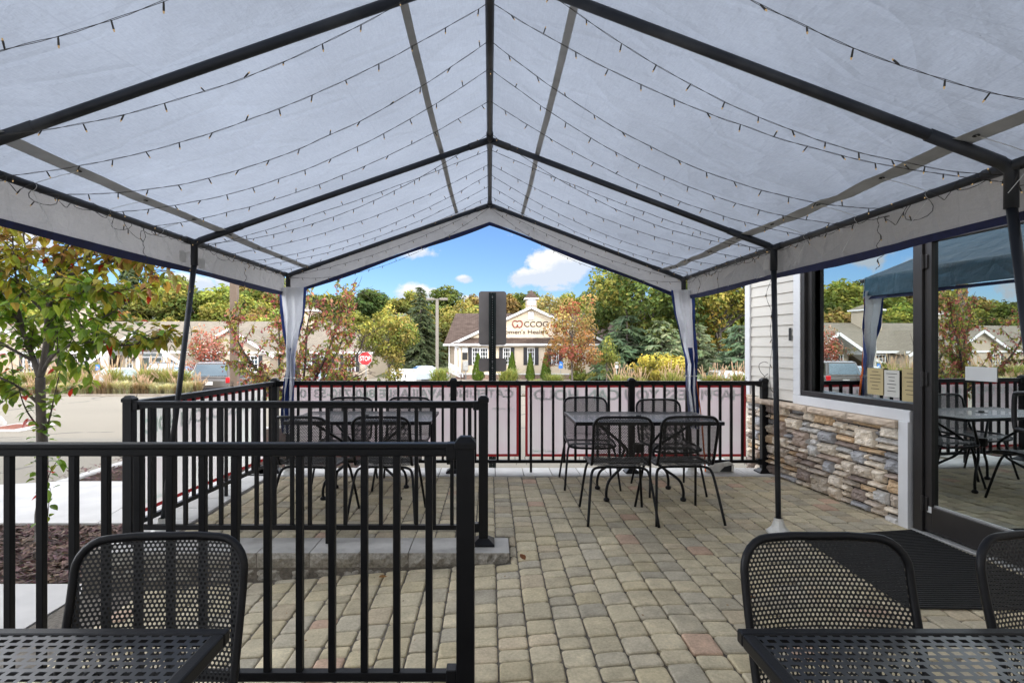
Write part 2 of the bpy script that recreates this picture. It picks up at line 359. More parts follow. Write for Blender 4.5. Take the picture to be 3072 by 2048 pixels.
# ================================================================ ground and patio
def drop(x): return clamp(.056 + .075 * (.13 - x), 0, .30)
def zpat(x, y):
    if x < .11: return -drop(x) if 2.26 < y < 3.757 else 0.0
    return -drop(x) * sstep(4.3, 3.6, y) * sstep(1.0, 2.2, y)
PROF = [(-60, -.42), (6.5, -.42), (20.4, -.47), (24, -.76), (34, -1.72), (60, -2.05), (88, -2.0), (130, 5.5), (200, 16), (420, 30)]
def zter(y): return interp(PROF, y)
def sheet(name, x0, x1, ys, m, dz, xs=2, zf=None):
    mb = MB(); zf = zf or (lambda x, y: zter(y))
    mb.grid(lambda u, v: (lerp(x0, x1, u), interp(list(zip([k / (len(ys) - 1) for k in range(len(ys))], ys)), v), 0), xs, len(ys) - 1)
    mb.v = [(x, y, zf(x, y) + dz) for x, y, z in mb.v]
    return tag(mb.build(name, m), kind='structure')
sheet('ground', -420, 420, [-60, 6.4, 20.4, 24, 34, 60, 95, 112, 130, 165, 200, 300, 420], TURF, -.03, 8)
sheet('road', -120, 90, [-40, 2, 6.5, 13, 20.4], ASPH, 0, 6)
sheet('parking_lot', -110, 70, [24.4, 29, 34, 47, 60, 70], ASPH, .0, 6)
# patio pavers
def pave():
    mb = MB(); r = random.Random(5)
    W = .1475; g = .005
    pal = [(.28, .24, .165), (.26, .225, .16), (.30, .26, .19), (.25, .22, .17), (.245, .218, .17), (.30, .262, .19), (.24, .215, .172), (.275, .23, .168), (.29, .25, .18), (.27, .235, .17), (.28, .245, .18)]
    x = -2.32
    while x < 3.62:
        y = .25 + r.random() * .1; cw = W
        while y < 5.96:
            L = r.choice((.108, .148, .148, .19)) ; y1 = min(y + L, 5.965)
            if x < .11 and y < 2.26: y = y1; continue
            if x + W < .137 and y < 3.74 and y1 > 3.752: y1 = 3.752
            if x + W < .137 and 3.74 < y < 4.055: y = 4.055; continue
            if y1 - y < .035: y = y1 + .001; continue
            xs = .138 if (x < .137 and y1 > 3.755 and y < 4.055) else x; cw = x + W - xs
            xw = 3.228 - .0933 * (y - 4.35)
            if x < xw:
                c = r.choice(pal); 
                if r.random() < .022: c = (.29, .205, .155)
                k = r.uniform(.88, 1.12) * (1.12 if y < 2.75 and x < 1.2 else 1); c = tuple(q * k for q in c)
                rings = []
                cx, cy = xs + cw / 2, (y + y1) / 2; hx, hy = cw / 2 - g / 2, (y1 - y) / 2 - g / 2
                tz = r.uniform(-.003, .003); tx = r.uniform(-.012, .012); ty = r.uniform(-.012, .012)
                for ins, z, rad in ((0, -.018, .017), (.002, -.0055, .017), (.008, -.001, .018), (.020, .0005, .016)):
                    ring = []
                    ax, ay = hx - ins, hy - ins; q = min(rad, ax * .8, ay * .8)
                    for sx, sy, a0 in ((1, 1, 0), (-1, 1, 90), (-1, -1, 180), (1, -1, 270)):
                        for a in (0, 45, 90):
                            an = math.radians(a0 + a); px = sx * (ax - q) + q * math.cos(an); py = sy * (ay - q) + q * math.sin(an)
                            n = noise.noise((cx * 31 + px * 40, cy * 31 + py * 40, 1)) * .004
                            ring.append((cx + px + n * .7, cy + py + n * .7, z + tz + px * tx + py * ty + n * .4))
                    rings.append(ring)
                b = len(mb.v)
                for ring in rings: mb.v += [(p[0], p[1], p[2] + zpat(p[0], p[1])) for p in ring]
                for j in range(3):
                    for q in range(12): mb.idx((b + j * 12 + q, b + j * 12 + (q + 1) % 12, b + (j + 1) * 12 + (q + 1) % 12, b + (j + 1) * 12 + q), 0, c)
                mb.idx([b + 36 + q for q in range(12)], 0, c)
            y = y1
        x += W + r.uniform(-.001, .001)
    n0 = len(mb.f)
    gx = [-2.75, -2, -1.2, -.5, .109, .112, .6, 1.2, 2, 2.8, 3.7]; gy = [.2, 1, 1.6, 2.259, 2.262, 3, 3.4, 3.756, 3.758, 4.0, 4.3, 5, 6.0]
    b = len(mb.v)
    for yy in gy:
        for xx in gx: mb.v.append((xx, yy, zpat(xx, yy) - .011))
    for j in range(len(gy) - 1):
        for i in range(len(gx) - 1):
            mb.idx((b + j * len(gx) + i, b + j * len(gx) + i + 1, b + (j + 1) * len(gx) + i + 1, b + (j + 1) * len(gx) + i), 1)
    tag(mb.build('patio_paving', [PAVER, GROUT]), kind='structure')
pave()
def rough_block(mb, c, d, face, r, col):
    """a block with a smooth top and one rough split face; face = -y side"""
    cx, cy, cz = c; L, D, H = d
    nx, nz = max(6, int(L / .03)), max(3, int(H / .025)); sd = r.random() * 90
    def fr(u, v):
        e = min(u, 1 - u, v, 1 - v); k = min(1, e * 6)
        n = noise.fractal((u * L * 16 + sd, v * H * 16, sd), .8, 2.2, 5)
        return (cx - L / 2 + u * L, cy - D / 2 - k * (.012 + .016 * n), cz - H / 2 + v * H)
    mb.grid(fr, nx, nz, 1)
    x0, x1, y0, y1, z0, z1 = cx - L / 2, cx + L / 2, cy - D / 2, cy + D / 2, cz - H / 2, cz + H / 2
    mb.face([(x0, y0, z1), (x1, y0, z1), (x1, y1, z1), (x0, y1, z1)], 0, col)
    mb.face([(x1, y0, z0), (x1, y1, z0), (x1, y1, z1), (x1, y0, z1)], 1); mb.face([(x0, y1, z0), (x0, y0, z0), (x0, y0, z1), (x0, y1, z1)], 1)
def kerbs():
    r = random.Random(3); mb = MB()
    x = .135
    while x > -2.4:
        L = r.uniform(.33, .36); k = r.uniform(.88, 1.1)
        rough_block(mb, (x - L / 2, 3.905, -.047), (L - .006, .296, .098), 0, r, (k, k, k * .99)); x -= L
    x = .135 - .17
    while x > -2.5:
        L = r.uniform(.28, .36); rough_block(mb, (x - L / 2, 3.915, -.150), (L - .006, .30, .102), 0, r, (.9, .9, .9)); x -= L
    o = mb.build('step_kerb', [CAP, SPLIT]); tag(o, kind='structure')
    mb = MB(); x = 3.1
    while x > -2.36:
        L = r.uniform(.29, .31); k = r.uniform(.9, 1.08); mb.box((x - L / 2, 6.165, -.16), (L - .007, .40, .33), m=0, col=(k, k, k)); x -= L
    y = 6.36
    while y > 4.07:
        L = r.uniform(.29, .33); k = r.uniform(.9, 1.08); mb.box((-2.545, y - L / 2, -.16), (.37, L - .007, .33), m=0, col=(k, k, k)); y -= L
    tag(mb.build('edge_kerb', [CAPL], bevel=.006), kind='structure')
    mb = MB(); x = .10
    while x > -2.9:
        L = r.uniform(.33, .36); k = r.uniform(.9, 1.08); rough = mb.box((x - L / 2, 2.10, -.12), (L - .006, .31, .24), m=0, col=(k, k, k)); x -= L
    tag(mb.build('near_kerb', [CAP], bevel=.006), kind='structure')
kerbs()
def flat(name, polys, m, z=None, thick=0):
    mb = MB()
    for p in polys:
        if thick:
            n = len(p); b = len(mb.v); mb.v += [(q[0], q[1], q[2]) for q in p] + [(q[0], q[1], q[2] - thick) for q in p]
            mb.idx(range(b, b + n)); [mb.idx((b + k, b + n + k, b + n + (k + 1) % n, b + (k + 1) % n)) for k in range(n)]
        else: mb.face(p)
    return tag(mb.build(name, m), kind='structure')
Zs = -.275
flat('sidewalk', [[(-8.0, -2, Zs), (-2.76, -2, Zs), (-2.76, 3.92, Zs), (-8.0, 3.92, Zs)], [(-3.70, 5.26, Zs), (-2.76, 5.26, Zs), (-2.76, 6.88, Zs), (-4.02, 6.88, Zs)],
     [(-4.03, 6.88, Zs), (-3.71, 5.26, Zs), (-7.9, 5.26, Zs), (-7.9, 6.4, Zs - .05), (-6.6, 6.70, Zs - .04), (-5.3, 6.88, Zs)], [(-2.75, 4.1, Zs), (-2.75, 6.9, Zs), (-3.0, 6.9, Zs), (-3.0, 4.1, Zs)]][:3], CONC, thick=.2)
flat('mulch_bed', [[(-8.0, 3.9, -.30), (-2.74, 3.9, -.30), (-2.74, 5.28, -.29), (-8.0, 5.28, -.31)], [(-5.2, 6.85, -.30), (-2.74, 6.85, -.28), (-1.9, 6.9, -.3), (-1.8, 9, -.3), (-2.2, 11.4, -.3), (-4.9, 11.4, -.3), (-5.25, 9, -.3)]], MULCH)
mb = MB()
kp = [(-5.3, 6.88), (-5.27, 8), (-5.3, 9.2), (-5.2, 10.6), (-4.8, 11.3), (-4.0, 11.6), (-2.6, 11.55), (-2.0, 11.0), (-1.75, 9.6), (-1.75, 7)]
for a, b in zip(kp, kp[1:]): mb.bar((*a, -.345), (*b, -.345), .14, .15)
tag(mb.build('road_kerb', CONC, bevel=.02), kind='structure'); mb = MB()
for a, b in zip([(-60, 20.6), (-30, 20.6), (-16, 20.6), (-6.4, 20.7), (-5.2, 21.6)], [(-30, 20.6), (-16, 20.6), (-6.4, 20.7), (-5.2, 21.6), (-4.9, 24)]): mb.bar((*a, -.475), (*b, -.475), .14, .14)
for a, b in (((1.5, 26), (60, 26)),): mb.bar((*a, -.95), (*b, -.95), .16, .22)
tag(mb.build('road_kerb', mat('weathered_kerb', (.24, .205, .165), .95, 0, .3, 3, .4, 60), bevel=.02), kind='structure')
# chips strewn over the near mulch: one mass of litter
mb = MB(); r = random.Random(8)
for k in range(3600):
    x = r.uniform(-5.6, -2.75); y = r.uniform(3.95, 5.2) if k % 5 else r.uniform(6.9, 8.6); L = r.uniform(.015, .05); w = r.uniform(.005, .013); a = r.random() * 6.3
    u = Vector((math.cos(a), math.sin(a), r.uniform(-.5, .5))) * L; v = Vector((-math.sin(a), math.cos(a), r.uniform(-.6, .6))) * w; p = Vector((x, y, -.285 + r.random() * .012)); k2 = r.uniform(.4, 1.7)
    mb.face([p - u - v, p + u - v, p + u * .9 + v, p - u * .9 + v], 0, (k2, k2 * r.uniform(.85, 1.1), k2 * r.uniform(.85, 1.15)))
tag(mb.build('bark_mulch', CHIP), 'loose dark brown bark chips strewn over the bed around the young tree', 'mulch', kind='stuff')
# planting strip across the road and bank
def strip(name, x0, x1, y0, y1, dz):
    sheet(name, x0, x1, [y0, lerp(y0, y1, .35), lerp(y0, y1, .7), y1], MULCH, dz, 10, lambda x, y: zter(y) + .10 * math.sin(clamp((y - y0) / (y1 - y0), 0, 1) * PI))
strip('planting_strip', -90, -5.0, 20.75, 27, .03); strip('planting_strip', 2.2, 60, 26.2, 31, .03)
mb = MB(); bd = at(1046, 866, 54.5).x; mb.grid(lambda u, v: (lerp(bd - 3, bd + 19, u), lerp(49.8, 55.2, v), zter(lerp(49.8, 55.2, v)) + .05), 4, 4)
tag(mb.build('gravel_bed', mat('pale_gravel', (.34, .29, .23), 1, 0, .4, 30, .8, 40)), kind='structure')
# storm drain apron
p = at(40, 978, 12.35)
t = thing('storm_drain', 'rusty red catch basin grate in its pale concrete apron at the road edge', 'drain', (p.x, p.y, zter(p.y)))
mb = MB(); mb.box((0, 0, .02), (.95, 1.1, .05)); mb.build('apron', CONC, t, local=True, bevel=.02)
mb = MB()
for k in range(9): mb.box((-.24 + k * .06, -.05, .05), (.034, .62, .025))
mb.box((0, .27, .049), (.55, .05, .025)); mb.box((0, -.37, .049), (.55, .05, .025))
mb.build('grate', mat('rusty_iron', (.22, .075, .045), .9, 0, .4, 20), t, local=True)
mb = MB(); mb.tube(spath([(-1.75, .2, -.02), (-1.3, .2, .08), (-.85, .1, .07), (-.62, 0, -.02)]), [.30, .34, .33] * 5 + [.25], 10); mb.build('kerb_stone', CONC, t, local=True, smooth=True)
# ================================================================ railings
def post(par, x, y, z0, z1, w=.066, base=True):
    mb = MB(); mb.box((x, y, (z0 + z1 - .035) / 2), (w, w, z1 - .035 - z0)); o = mb.build('post', BLACK, par, bevel=.004)
    mb = MB(); h = w / 2 + .006; q = h - .02; zc = z1 - .045
    b = len(mb.v)
    for hh, zz in ((h, zc), (h, zc + .024), (q, z1), ): mb.v += [(x - hh, y - hh, zz), (x + hh, y - hh, zz), (x + hh, y + hh, zz), (x - hh, y + hh, zz)]
    for j in range(2):
        for k in range(4): mb.idx((b + j * 4 + k, b + j * 4 + (k + 1) % 4, b + j * 4 + 4 + (k + 1) % 4, b + j * 4 + 4 + k))
    mb.idx((b + 8, b + 9, b + 10, b + 11)); mb.idx((b + 3, b + 2, b + 1, b)); 
    c = mb.build('post_cap', BLACK, par, bevel=.003)
    if base:
        mb = MB(); h0, h1 = w / 2 + .045, w / 2 + .004; b = 0
        for hh, zz in ((h0, z0), (h0, z0 + .014), (h1, z0 + .045)): mb.v += [(x - hh, y - hh, zz), (x + hh, y - hh, zz), (x + hh, y + hh, zz), (x - hh, y + hh, zz)]
        for j in range(2):
            for k in range(4): mb.idx((j * 4 + k, j * 4 + (k + 1) % 4, j * 4 + 4 + (k + 1) % 4, j * 4 + 4 + k))
        mb.idx((8, 9, 10, 11)); mb.build('base_cover', BLACK, par, bevel=.003)
def span(par, a, b, ztop, zbot, first, step=.1235, legs=(), zleg=0):
    """rails and balusters between two post centres"""
    a = Vector((*a, 0)); b = Vector((*b, 0)); d = (b - a); L = d.length; d.normalize(); ang = math.atan2(d.y, d.x)
    p0, p1 = a + d * .035, b - d * .035
    mb = MB(); Z = Vector((0, 0, 1))
    mb.bar(p0 + Z * (ztop - .010), p1 + Z * (ztop - .010), .050, .020); mb.bar(p0 + Z * (ztop - .034), p1 + Z * (ztop - .034), .036, .030)
    mb.build('top_rail', BLACK, par, bevel=.005)
    mb = MB(); mb.bar(p0 + Z * zbot, p1 + Z * zbot, .036, .034); mb.build('bottom_rail', BLACK, par, bevel=.003)
    for q in (p0, p1):
        dd = d if q is p0 else -d
        for zz in (ztop - .030, zbot):
            mb = MB(); mb.bar(q + Z * zz - dd * .002, q + Z * zz + dd * .038, .054, .062); mb.build('bracket', BLACK, par, bevel=.004)
    src = None; s = first; k = 0
    while s < L - .05:
        c = a + d * s; zl = zbot + .016
        if k in legs: 
            mb = MB(); mb.box((c.x, c.y, (zbot - .018 + zleg) / 2), (.026, .026, zbot - .018 - zleg), ang); mb.build('support_leg', BLACK, par, bevel=.002)
        if src is None:
            mb = MB(); mb.box((0, 0, (ztop - .048 + zl) / 2), (.026, .026, ztop - .048 - zl)); src = mb.build('baluster', BLACK, par, local=True, bevel=.0025)
            src.location = c - Vector(par.location); src.rotation_euler = (0, 0, ang)
        else: child(src, par, c - Vector(par.location), (0, 0, ang))
        s += step; k += 1
fence = thing('patio_railing', 'long black metal railing on the pale kerb at the far end of the patio', 'railing', (-2.365, 6.14, .005))
XS = (-2.365, -.40, 1.56, 3.02)
for x in XS: post(fence, x, 6.14, .005, 1.043)
for i, (a, b) in enumerate(zip(XS, XS[1:])): span(fence, (a, 6.14), (b, 6.14), 1.008, .125, (.132, .118, .12)[i], .1225, (6,) if i else (8,), .005)
side = thing('patio_railing', 'black metal railing along the left side of the patio beside the mulch bed', 'railing', (-2.546, 3.94, .005))
span(side, (-2.546, 3.94), (-2.365, 6.14), 1.008, .125, .13, .1225, (9,), .005)
mid = thing('patio_railing', 'black metal railing on the split-faced step kerb in front of the far left table', 'railing', (-.045, 3.94, .003))
for x in (-2.546, -.045): post(mid, x, 3.94, .003 if x > -1 else -.27, 1.046, base=x > -1)
span(mid, (-2.546, 3.94), (-.045, 3.94), 1.006, .118, .145, .1255, (10, 3), .003)
near = thing('patio_railing', 'nearest black metal railing crossing the lower left of the view behind the near chair', 'railing', (-.092, 2.12, .002))
for x in (-.092, -2.75): post(near, x, 2.12, .002, 1.056, .068)
span(near, (-2.75, 2.12), (-.092, 2.12), 1.030, .148, .063, .1228)
# ================================================================ text
def text(name, body, m, parent, width, height, M, off=.0, ext=.001):
    cu = bpy.data.curves.new(name, 'FONT'); cu.body = body; cu.align_x = 'CENTER'; cu.align_y = 'CENTER'; cu.size = 1; cu.extrude = 0; cu.offset = off
    o = bpy.data.objects.new(name, cu); COL.objects.link(o); bpy.context.view_layer.update()
    me = bpy.data.meshes.new_from_object(o.evaluated_get(bpy.context.evaluated_depsgraph_get())); bpy.data.objects.remove(o)
    xs = [v.co.x for v in me.vertices]; ys = [v.co.y for v in me.vertices]
    sx = width / (max(xs) - min(xs)); sy = height / (max(ys) - min(ys)); mx = (max(xs) + min(xs)) / 2; my = (max(ys) + min(ys)) / 2
    S = Matrix.Translation(-Vector(parent.location)) @ M @ Matrix.Diagonal((sx, sy, 1, 1)) @ Matrix.Translation((-mx, -my, 0))
    me.transform(S)
    me.materials.clear(); me.materials.append(m); me.name = name
    t = bpy.data.objects.new(name, me); COL.objects.link(t); t.parent = parent; return t
def facing(loc, yaw=0, mirror=False):
    """text plane standing upright, read from -y; mirrored when seen through from the back"""
    M = Matrix.Translation(loc) @ Matrix.Rotation(yaw, 4, 'Z') @ Matrix.Rotation(PI / 2, 4, 'X')
    return M @ Matrix.Diagonal((-1, 1, 1, 1)) if mirror else M
# ================================================================ banners
def banner(label, x0, x1, z0, z1, texts, place, mA):
    """place(x,z,d): a point on the cloth, d towards the patio"""
    o = thing('banner', label, 'banner', place((x0 + x1) / 2, z0, 0)); sd = R.random() * 50
    def wob(x, z): return .010 * noise.noise((x * 2.3 + sd, z * 2.2, 0)) + .006 * noise.noise((x * 7 + sd, z * 3, 4)) + .012
    b = .028
    mb = MB(); mb.grid(lambda u, v: place(lerp(x0 + b, x1 - b, u), lerp(z0 + b, z1 - b, v), wob(lerp(x0 + b, x1 - b, u), lerp(z0 + b, z1 - b, v))), 60, 18)
    mb.build('panel', mA, o, smooth=True)
    mb = MB()
    for (xa, xb, za, zb) in ((x0, x1, z1 - b, z1), (x0, x1, z0, z0 + b), (x0, x0 + b, z0 + b, z1 - b), (x1 - b, x1, z0 + b, z1 - b)):
        mb.grid(lambda u, v: place(lerp(xa, xb, u), lerp(za, zb, v), wob(lerp(xa, xb, u), lerp(za, zb, v))), 50 if xb - xa > .1 else 1, 18 if zb - za > .1 else 1)
    mb.build('border', BANRED, o, smooth=True)
    for body, xa, xb, z, h in texts:
        tx = text('lettering', body, BANTXT, o, xb - xa, h, facing((0, 0, 0), 0, True), .03)
        base = Vector(o.location)
        for v in tx.data.vertices:
            p = v.co + base; x = (xa + xb) / 2 + p.x; zz = z + p.z; v.co = Vector(place(x, zz, wob(x, zz) + .004)) - base
    n = max(2, int((x1 - x0) / .55)); src = None
    for k in range(n + 1):
        for zz, sg in ((z1 - .012, 1), (z0 + .012, -1)):
            x = lerp(x0 + .02, x1 - .02, k / n); p = Vector(place(x, zz, .02))
            if src is None:
                mb = MB(); mb.tube([(.025 * math.sin(a), .028 + .028 * math.cos(a) - .028, .028 - .035 * math.cos(a)) for a in [q * PI / 5 for q in range(10)]], .003, 5, closed=True)
                mb.tube([(0, -.012, .06), (.012, -.02, .10)], .002, 4); src = mb.build('cable_tie', BLACK, o, local=True); src.location = p - Vector(o.location)
            else: child(src, o, p - Vector(o.location), (0, 0 if sg > 0 else PI, 0))
    return o
farp = lambda x, z, d: (x, 6.178 - d, z)
banner('pink catering banner with red border tied to the left half of the far railing', -2.20, .322, .172, .963,
       [('CATERING AVAILABLE 860-730-5310', -2.10, .262, .868, .098), ('Polish Quesadilla', .03, .262, .700, .034), ('Potato Tacos', -2.10, -1.90, .702, .030)], farp, BANNER)
banner('pink banner about happiness tied to the right half of the far railing behind the table', .392, 2.835, .172, .963,
       [('HAPPINESS YOU CAN HOLD', .485, 2.80, .853, .118), ('Potato Pancakes', .44, .74, .236, .034)], farp, BANNER)
def sidep(x, z, d):
    t = (x - 3.94) / 2.2; X = lerp(-2.546, -2.365, t) - .038
    return (X + d, x, z)
banner('whiter red-bordered banner tied along the left side railing', 4.02, 5.98, .172, .963, [('HAPPINESS YOU CAN HOLD', 4.1, 5.9, .80, .118), ('Polish Tacos', 4.08, 4.35, .25, .03)], sidep, BANWHITE)
# ================================================================ tables and chairs
def make_table(hole=True):
    t = thing('patio_table', '', 'table'); W, D, H = 1.30, .76, .735
    mb = MB()
    def sq(x0, x1, y0, y1, z): mb.face([(x0, y0, z), (x1, y0, z), (x1, y1, z), (x0, y1, z)], 0, None, [(x0, y0), (x1, y0), (x1, y1), (x0, y1)])
    b = .03; sq(-W / 2 + b, W / 2 - b, -D / 2 + b, D / 2 - b, H - .003); mb.build('tabletop', SLOT, t, local=True)
    mb = MB()
    for s in (-1, 1):
        mb.box((0, s * (D / 2 - b / 2), H - .016), (W, b, .032)); mb.box((s * (W / 2 - b / 2), 0, H - .016), (b, D - 2 * b - .001, .032))
    mb.build('table_rim', CHAIRM, t, local=True, bevel=.005)
    mb = MB(); mb.lathe((0, 0, H - .010), [(.055, 0), (.055, .009), (.048, .012), (.028, .012), (.026, .008)], 20); mb.build('umbrella_ring', CHAIRM, t, local=True)
    mb = MB(); mb.lathe((0, 0, H - .009), [(.024, 0), (.024, .0225)], 16); mb.build('umbrella_hole', INK, t, local=True)
    mb = MB(); mb.bar((-.42, 0, H - .045), (.42, 0, H - .045), .03, .025); mb.bar((0, -.26, H - .05), (0, .26, H - .05), .03, .02)
    mb.lathe((0, 0, .40), [(.05, 0), (.052, .04), (.05, .08)], 14); mb.build('centre_brace', CHAIRM, t, local=True)
    for sx in (-1, 1):
        for sy in (-1, 1):
            pts = spath([(sx * .42, sy * .25, H - .03), (sx * .30, sy * .17, .60), (sx * .15, sy * .08, .47), (sx * .12, sy * .065, .40), (sx * .18, sy * .11, .29), (sx * .31, sy * .19, .19), (sx * .345, sy * .21, .10), (sx * .345, sy * .21, .02)], 5)
            mb = MB(); mb.tube(pts, .0125, 8); L = mb.build('leg', CHAIRM, t, local=True, smooth=True)
            mb = MB(); mb.lathe((sx * .345, sy * .21, 0), [(.020, 0), (.027, .008), (.027, .022), (.016, .034)], 14); g = mb.build('glide', CHAIRM, None, local=True, smooth=True); g.parent = L
    return t
def make_chair():
    t = thing('patio_chair', '', 'chair'); W = .45; hw = W / 2
    def by(z): q = (z - .47) / .375; return -.205 - .095 * q - .012 * math.sin(q * PI)
    zt, zb = .845, .475; r = .075
    def hwid(z):
        e = z - (zt - r); return hw - .002 - (.008 * (1 - (z - zb) / (zt - zb))) - (r - math.sqrt(max(0, r * r - e * e)) if e > 0 else 0)
    vs = [0, .1, .2, .3, .4, .5, .6, .7, .8, .85, .9, .94, .97, 1]
    mb = MB(); nu = 12
    def P(u, z): x = (u * 2 - 1) * hwid(z); return (x, by(z) + .028 * (x / hw) ** 2, z)
    for j in range(len(vs) - 1):
        za, zc = lerp(zb, zt, vs[j]), lerp(zb, zt, vs[j + 1])
        for i in range(nu):
            q = [P(i / nu, za), P((i + 1) / nu, za), P((i + 1) / nu, zc), P(i / nu, zc)]; mb.face(q, 0, None, [(p[0], p[2]) for p in q])
    mb.build('backrest', PERF, t, local=True)
    prof = spath([(-.208, .480), (-.198, .458), (-.165, .444), (-.06, .438), (.08, .440), (.17, .446), (.222, .438), (.245, .415)], 3)
    prof = [(p[0], p[1]) for p in [Vector((a[0], a[1], 0)) if len(a) == 2 else a for a in prof]] if False else None
    pr = [(-.208, .480), (-.200, .458), (-.165, .445), (-.06, .438), (.08, .440), (.16, .446), (.205, .443), (.232, .430), (.245, .410)]
    mb = MB(); acc = 0
    for (ya, za), (yc, zc) in zip(pr, pr[1:]):
        L = math.hypot(yc - ya, zc - za)
        for i in range(nu):
            def S(u, y, z, a): x = (u * 2 - 1) * (hw - .004); return (x, y + (.028 * (x / hw) ** 2 if y < -.19 else 0), z + .008 * (x / hw) ** 2)
            q = [S(i / nu, ya, za, acc), S((i + 1) / nu, ya, za, acc), S((i + 1) / nu, yc, zc, acc + L), S(i / nu, yc, zc, acc + L)]
            mb.face(q, 0, None, [(q[0][0], acc), (q[1][0], acc), (q[2][0], acc + L), (q[3][0], acc + L)])
        acc += L
    mb.build('seat', PERF, t, local=True)
    left = [(-hw, .232, .432), (-hw, .10, .452), (-hw, -.10, .450), (-hw, -.162, .457), (-hw, -.178, .480), (-hw + .001, by(.56) + .028, .56), (-hw, by(.70) + .028, .70), (-hw, by(zt - r) + .027, zt - r)]
    arc = [(-hw + r - r * math.cos(a), by(zt - r + r * math.sin(a)) + .028 * ((hw - r + r * math.cos(a)) / hw) ** 2, zt - r + r * math.sin(a)) for a in [math.radians(q) for q in (15, 30, 45, 60, 75, 90)]]
    half = spath(left, 4) + [Vector(p) for p in arc] + [Vector((-.08, by(zt) + .006, zt + .003))]
    full = half + [Vector((-p.x, p.y, p.z)) for p in reversed(half)]
    front = spath([(hw, .232, .432), (hw - .03, .247, .417), (.10, .250, .408), (-.10, .250, .408), (-hw + .03, .247, .417), (-hw, .232, .432)], 3)
    mb = MB(); mb.tube(full + front[1:-1], .0112, 8, closed=True); mb.build('frame', CHAIRM, t, local=True, smooth=True)
    mb = MB()
    for y in (-.11, .11): mb.tube([(-.17, y, .425), (.17, y, .425)], .010, 6)
    mb.tube([(0, -.11, .427), (0, .11, .427)], .008, 6); mb.build('stretcher', CHAIRM, t, local=True, smooth=True)
    for sx in (-1, 1):
        for pts in ([(.12, .11, .425), (.19, .13, .42), (.222, .155, .385), (.24, .195, .26), (.268, .262, 0)], [(.12, -.11, .425), (.19, -.13, .42), (.224, -.155, .385), (.243, -.20, .26), (.272, -.282, 0)]):
            mb = MB(); mb.tube(spath([(sx * a, b, c) for a, b, c in pts], 4), .0108, 8); mb.build('leg', CHAIRM, t, local=True, smooth=True)
    return t
tb = make_table(); TG = 'black slotted metal tables on the patio'
tag(tb, 'black slotted metal table with an umbrella hole standing before the far right banner', group=TG); tb.location = (1.395, 5.225, 0)
dup(tb, (-1.165, 5.26, 0), 0, 'black slotted metal table behind the middle railing on the left', TG)
dup(tb, (-1.262, .935, 0), 0, 'slotted metal table corner nearest the viewer at lower left beside the near railing', TG)
dup(tb, (1.232, .935, 0), 0, 'slotted metal table nearest the viewer at lower right by the door mat', TG)
ch = make_chair(); CG = 'black perforated metal chairs on the patio'; first = True
for (x, y, rz, lab, sc) in (
    (1.04, 4.575, -2, 'perforated chair, back to the viewer, at the banner-side table farther from the tent pole', 1),
    (1.545, 4.60, 3, 'perforated chair, back to the viewer, at the far right table nearer the tent pole', 1),
    (1.00, 5.63, 178, 'perforated chair facing the viewer at the left end of the far right table', 1),
    (1.725, 5.40, 183, 'perforated chair tucked behind the far right table beside the curtain and orange strap', 1),
    (-1.43, 4.58, -9, 'perforated chair, back to the viewer, at the left end of the railed-off table', 1),
    (-.835, 4.58, -2, 'perforated chair, back to the viewer, at the right end of the railed-off table', 1),
    (-1.455, 5.60, 181, 'perforated chair behind the far left table nearer the corner curtain', 1),
    (-.855, 5.60, 178, 'perforated chair behind the far left table nearer the kerb end', 1),
    (.905, 1.235, 180, 'near chair whose perforated back shows mat and pavers, tucked at the lower right table', 1.035),
    (1.555, 1.25, 182, 'near chair cut off by the right edge of the view beside the door mat', 1.035),
    (-.872, 1.235, 183, 'near chair standing before the near railing at the lower left table', 1.035),
    (-1.585, 1.22, 180, 'near chair of which only a sliver of the back shows at the left edge', 1.035)):
    if first: o = ch; o.location = (x, y, 0); o.rotation_euler = (0, 0, math.radians(rz)); tag(o, lab, group=CG); first = False
    else: o = dup(ch, (x, y, 0), math.radians(rz), lab, CG)
    o.scale = (.985, 1.0, sc) if sc > 1 else (1, 1, 1)
# ================================================================ the tent
YR = (6.08, 4.15, 2.26, .35); ZR, ZL, ZE = 2.94, 2.165, 2.125; XL, XR = -2.20, 2.115
def zroof(x): return ZR + (x / XL * (ZL - ZR) if x < 0 else x / XR * (ZE - ZR))
tent = thing('party_tent', 'white frame tent with navy hems and dark poles covering the patio', 'tent', (0, 4.15, 0))
def fabric(name, m, fn, nu, nv, mf=None):
    mb = MB(); mb.grid(fn, nu, nv, 0, mf=mf); return mb.build(name, m, tent, smooth=True)
def roof(x, y):
    ph = 0
    for a, b in zip(YR, YR[1:]):
        if b <= y <= a: ph = math.sin((y - b) / (a - b) * PI)
    q = abs(x) / 2.15
    s = -.035 * ph * math.sin(min(1, q) * PI) ** .8
    w = .010 * noise.noise((x * 1.3, y * 1.3, 0)) + .009 * noise.noise((x * 4 + y * 1.5, y * 2.2, 3)) * (1.6 if x > .8 else 1)
    if x > .5: w += .013 * noise.noise((x * 2.0 - y * 2.5, y * 5 + x * 3, 7)) * min(1, (x - .5))
    return zroof(x) + .030 + s + w * (.3 + ph)
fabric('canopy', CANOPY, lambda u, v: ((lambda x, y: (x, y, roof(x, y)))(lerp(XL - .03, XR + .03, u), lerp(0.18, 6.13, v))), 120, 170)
def valance(u0, z0, y):  # crumple of a hanging strip
    return .012 * noise.noise((y * 2.5, u0 * 3, z0)) + .006 * noise.noise((y * 9, u0 * 14, z0))
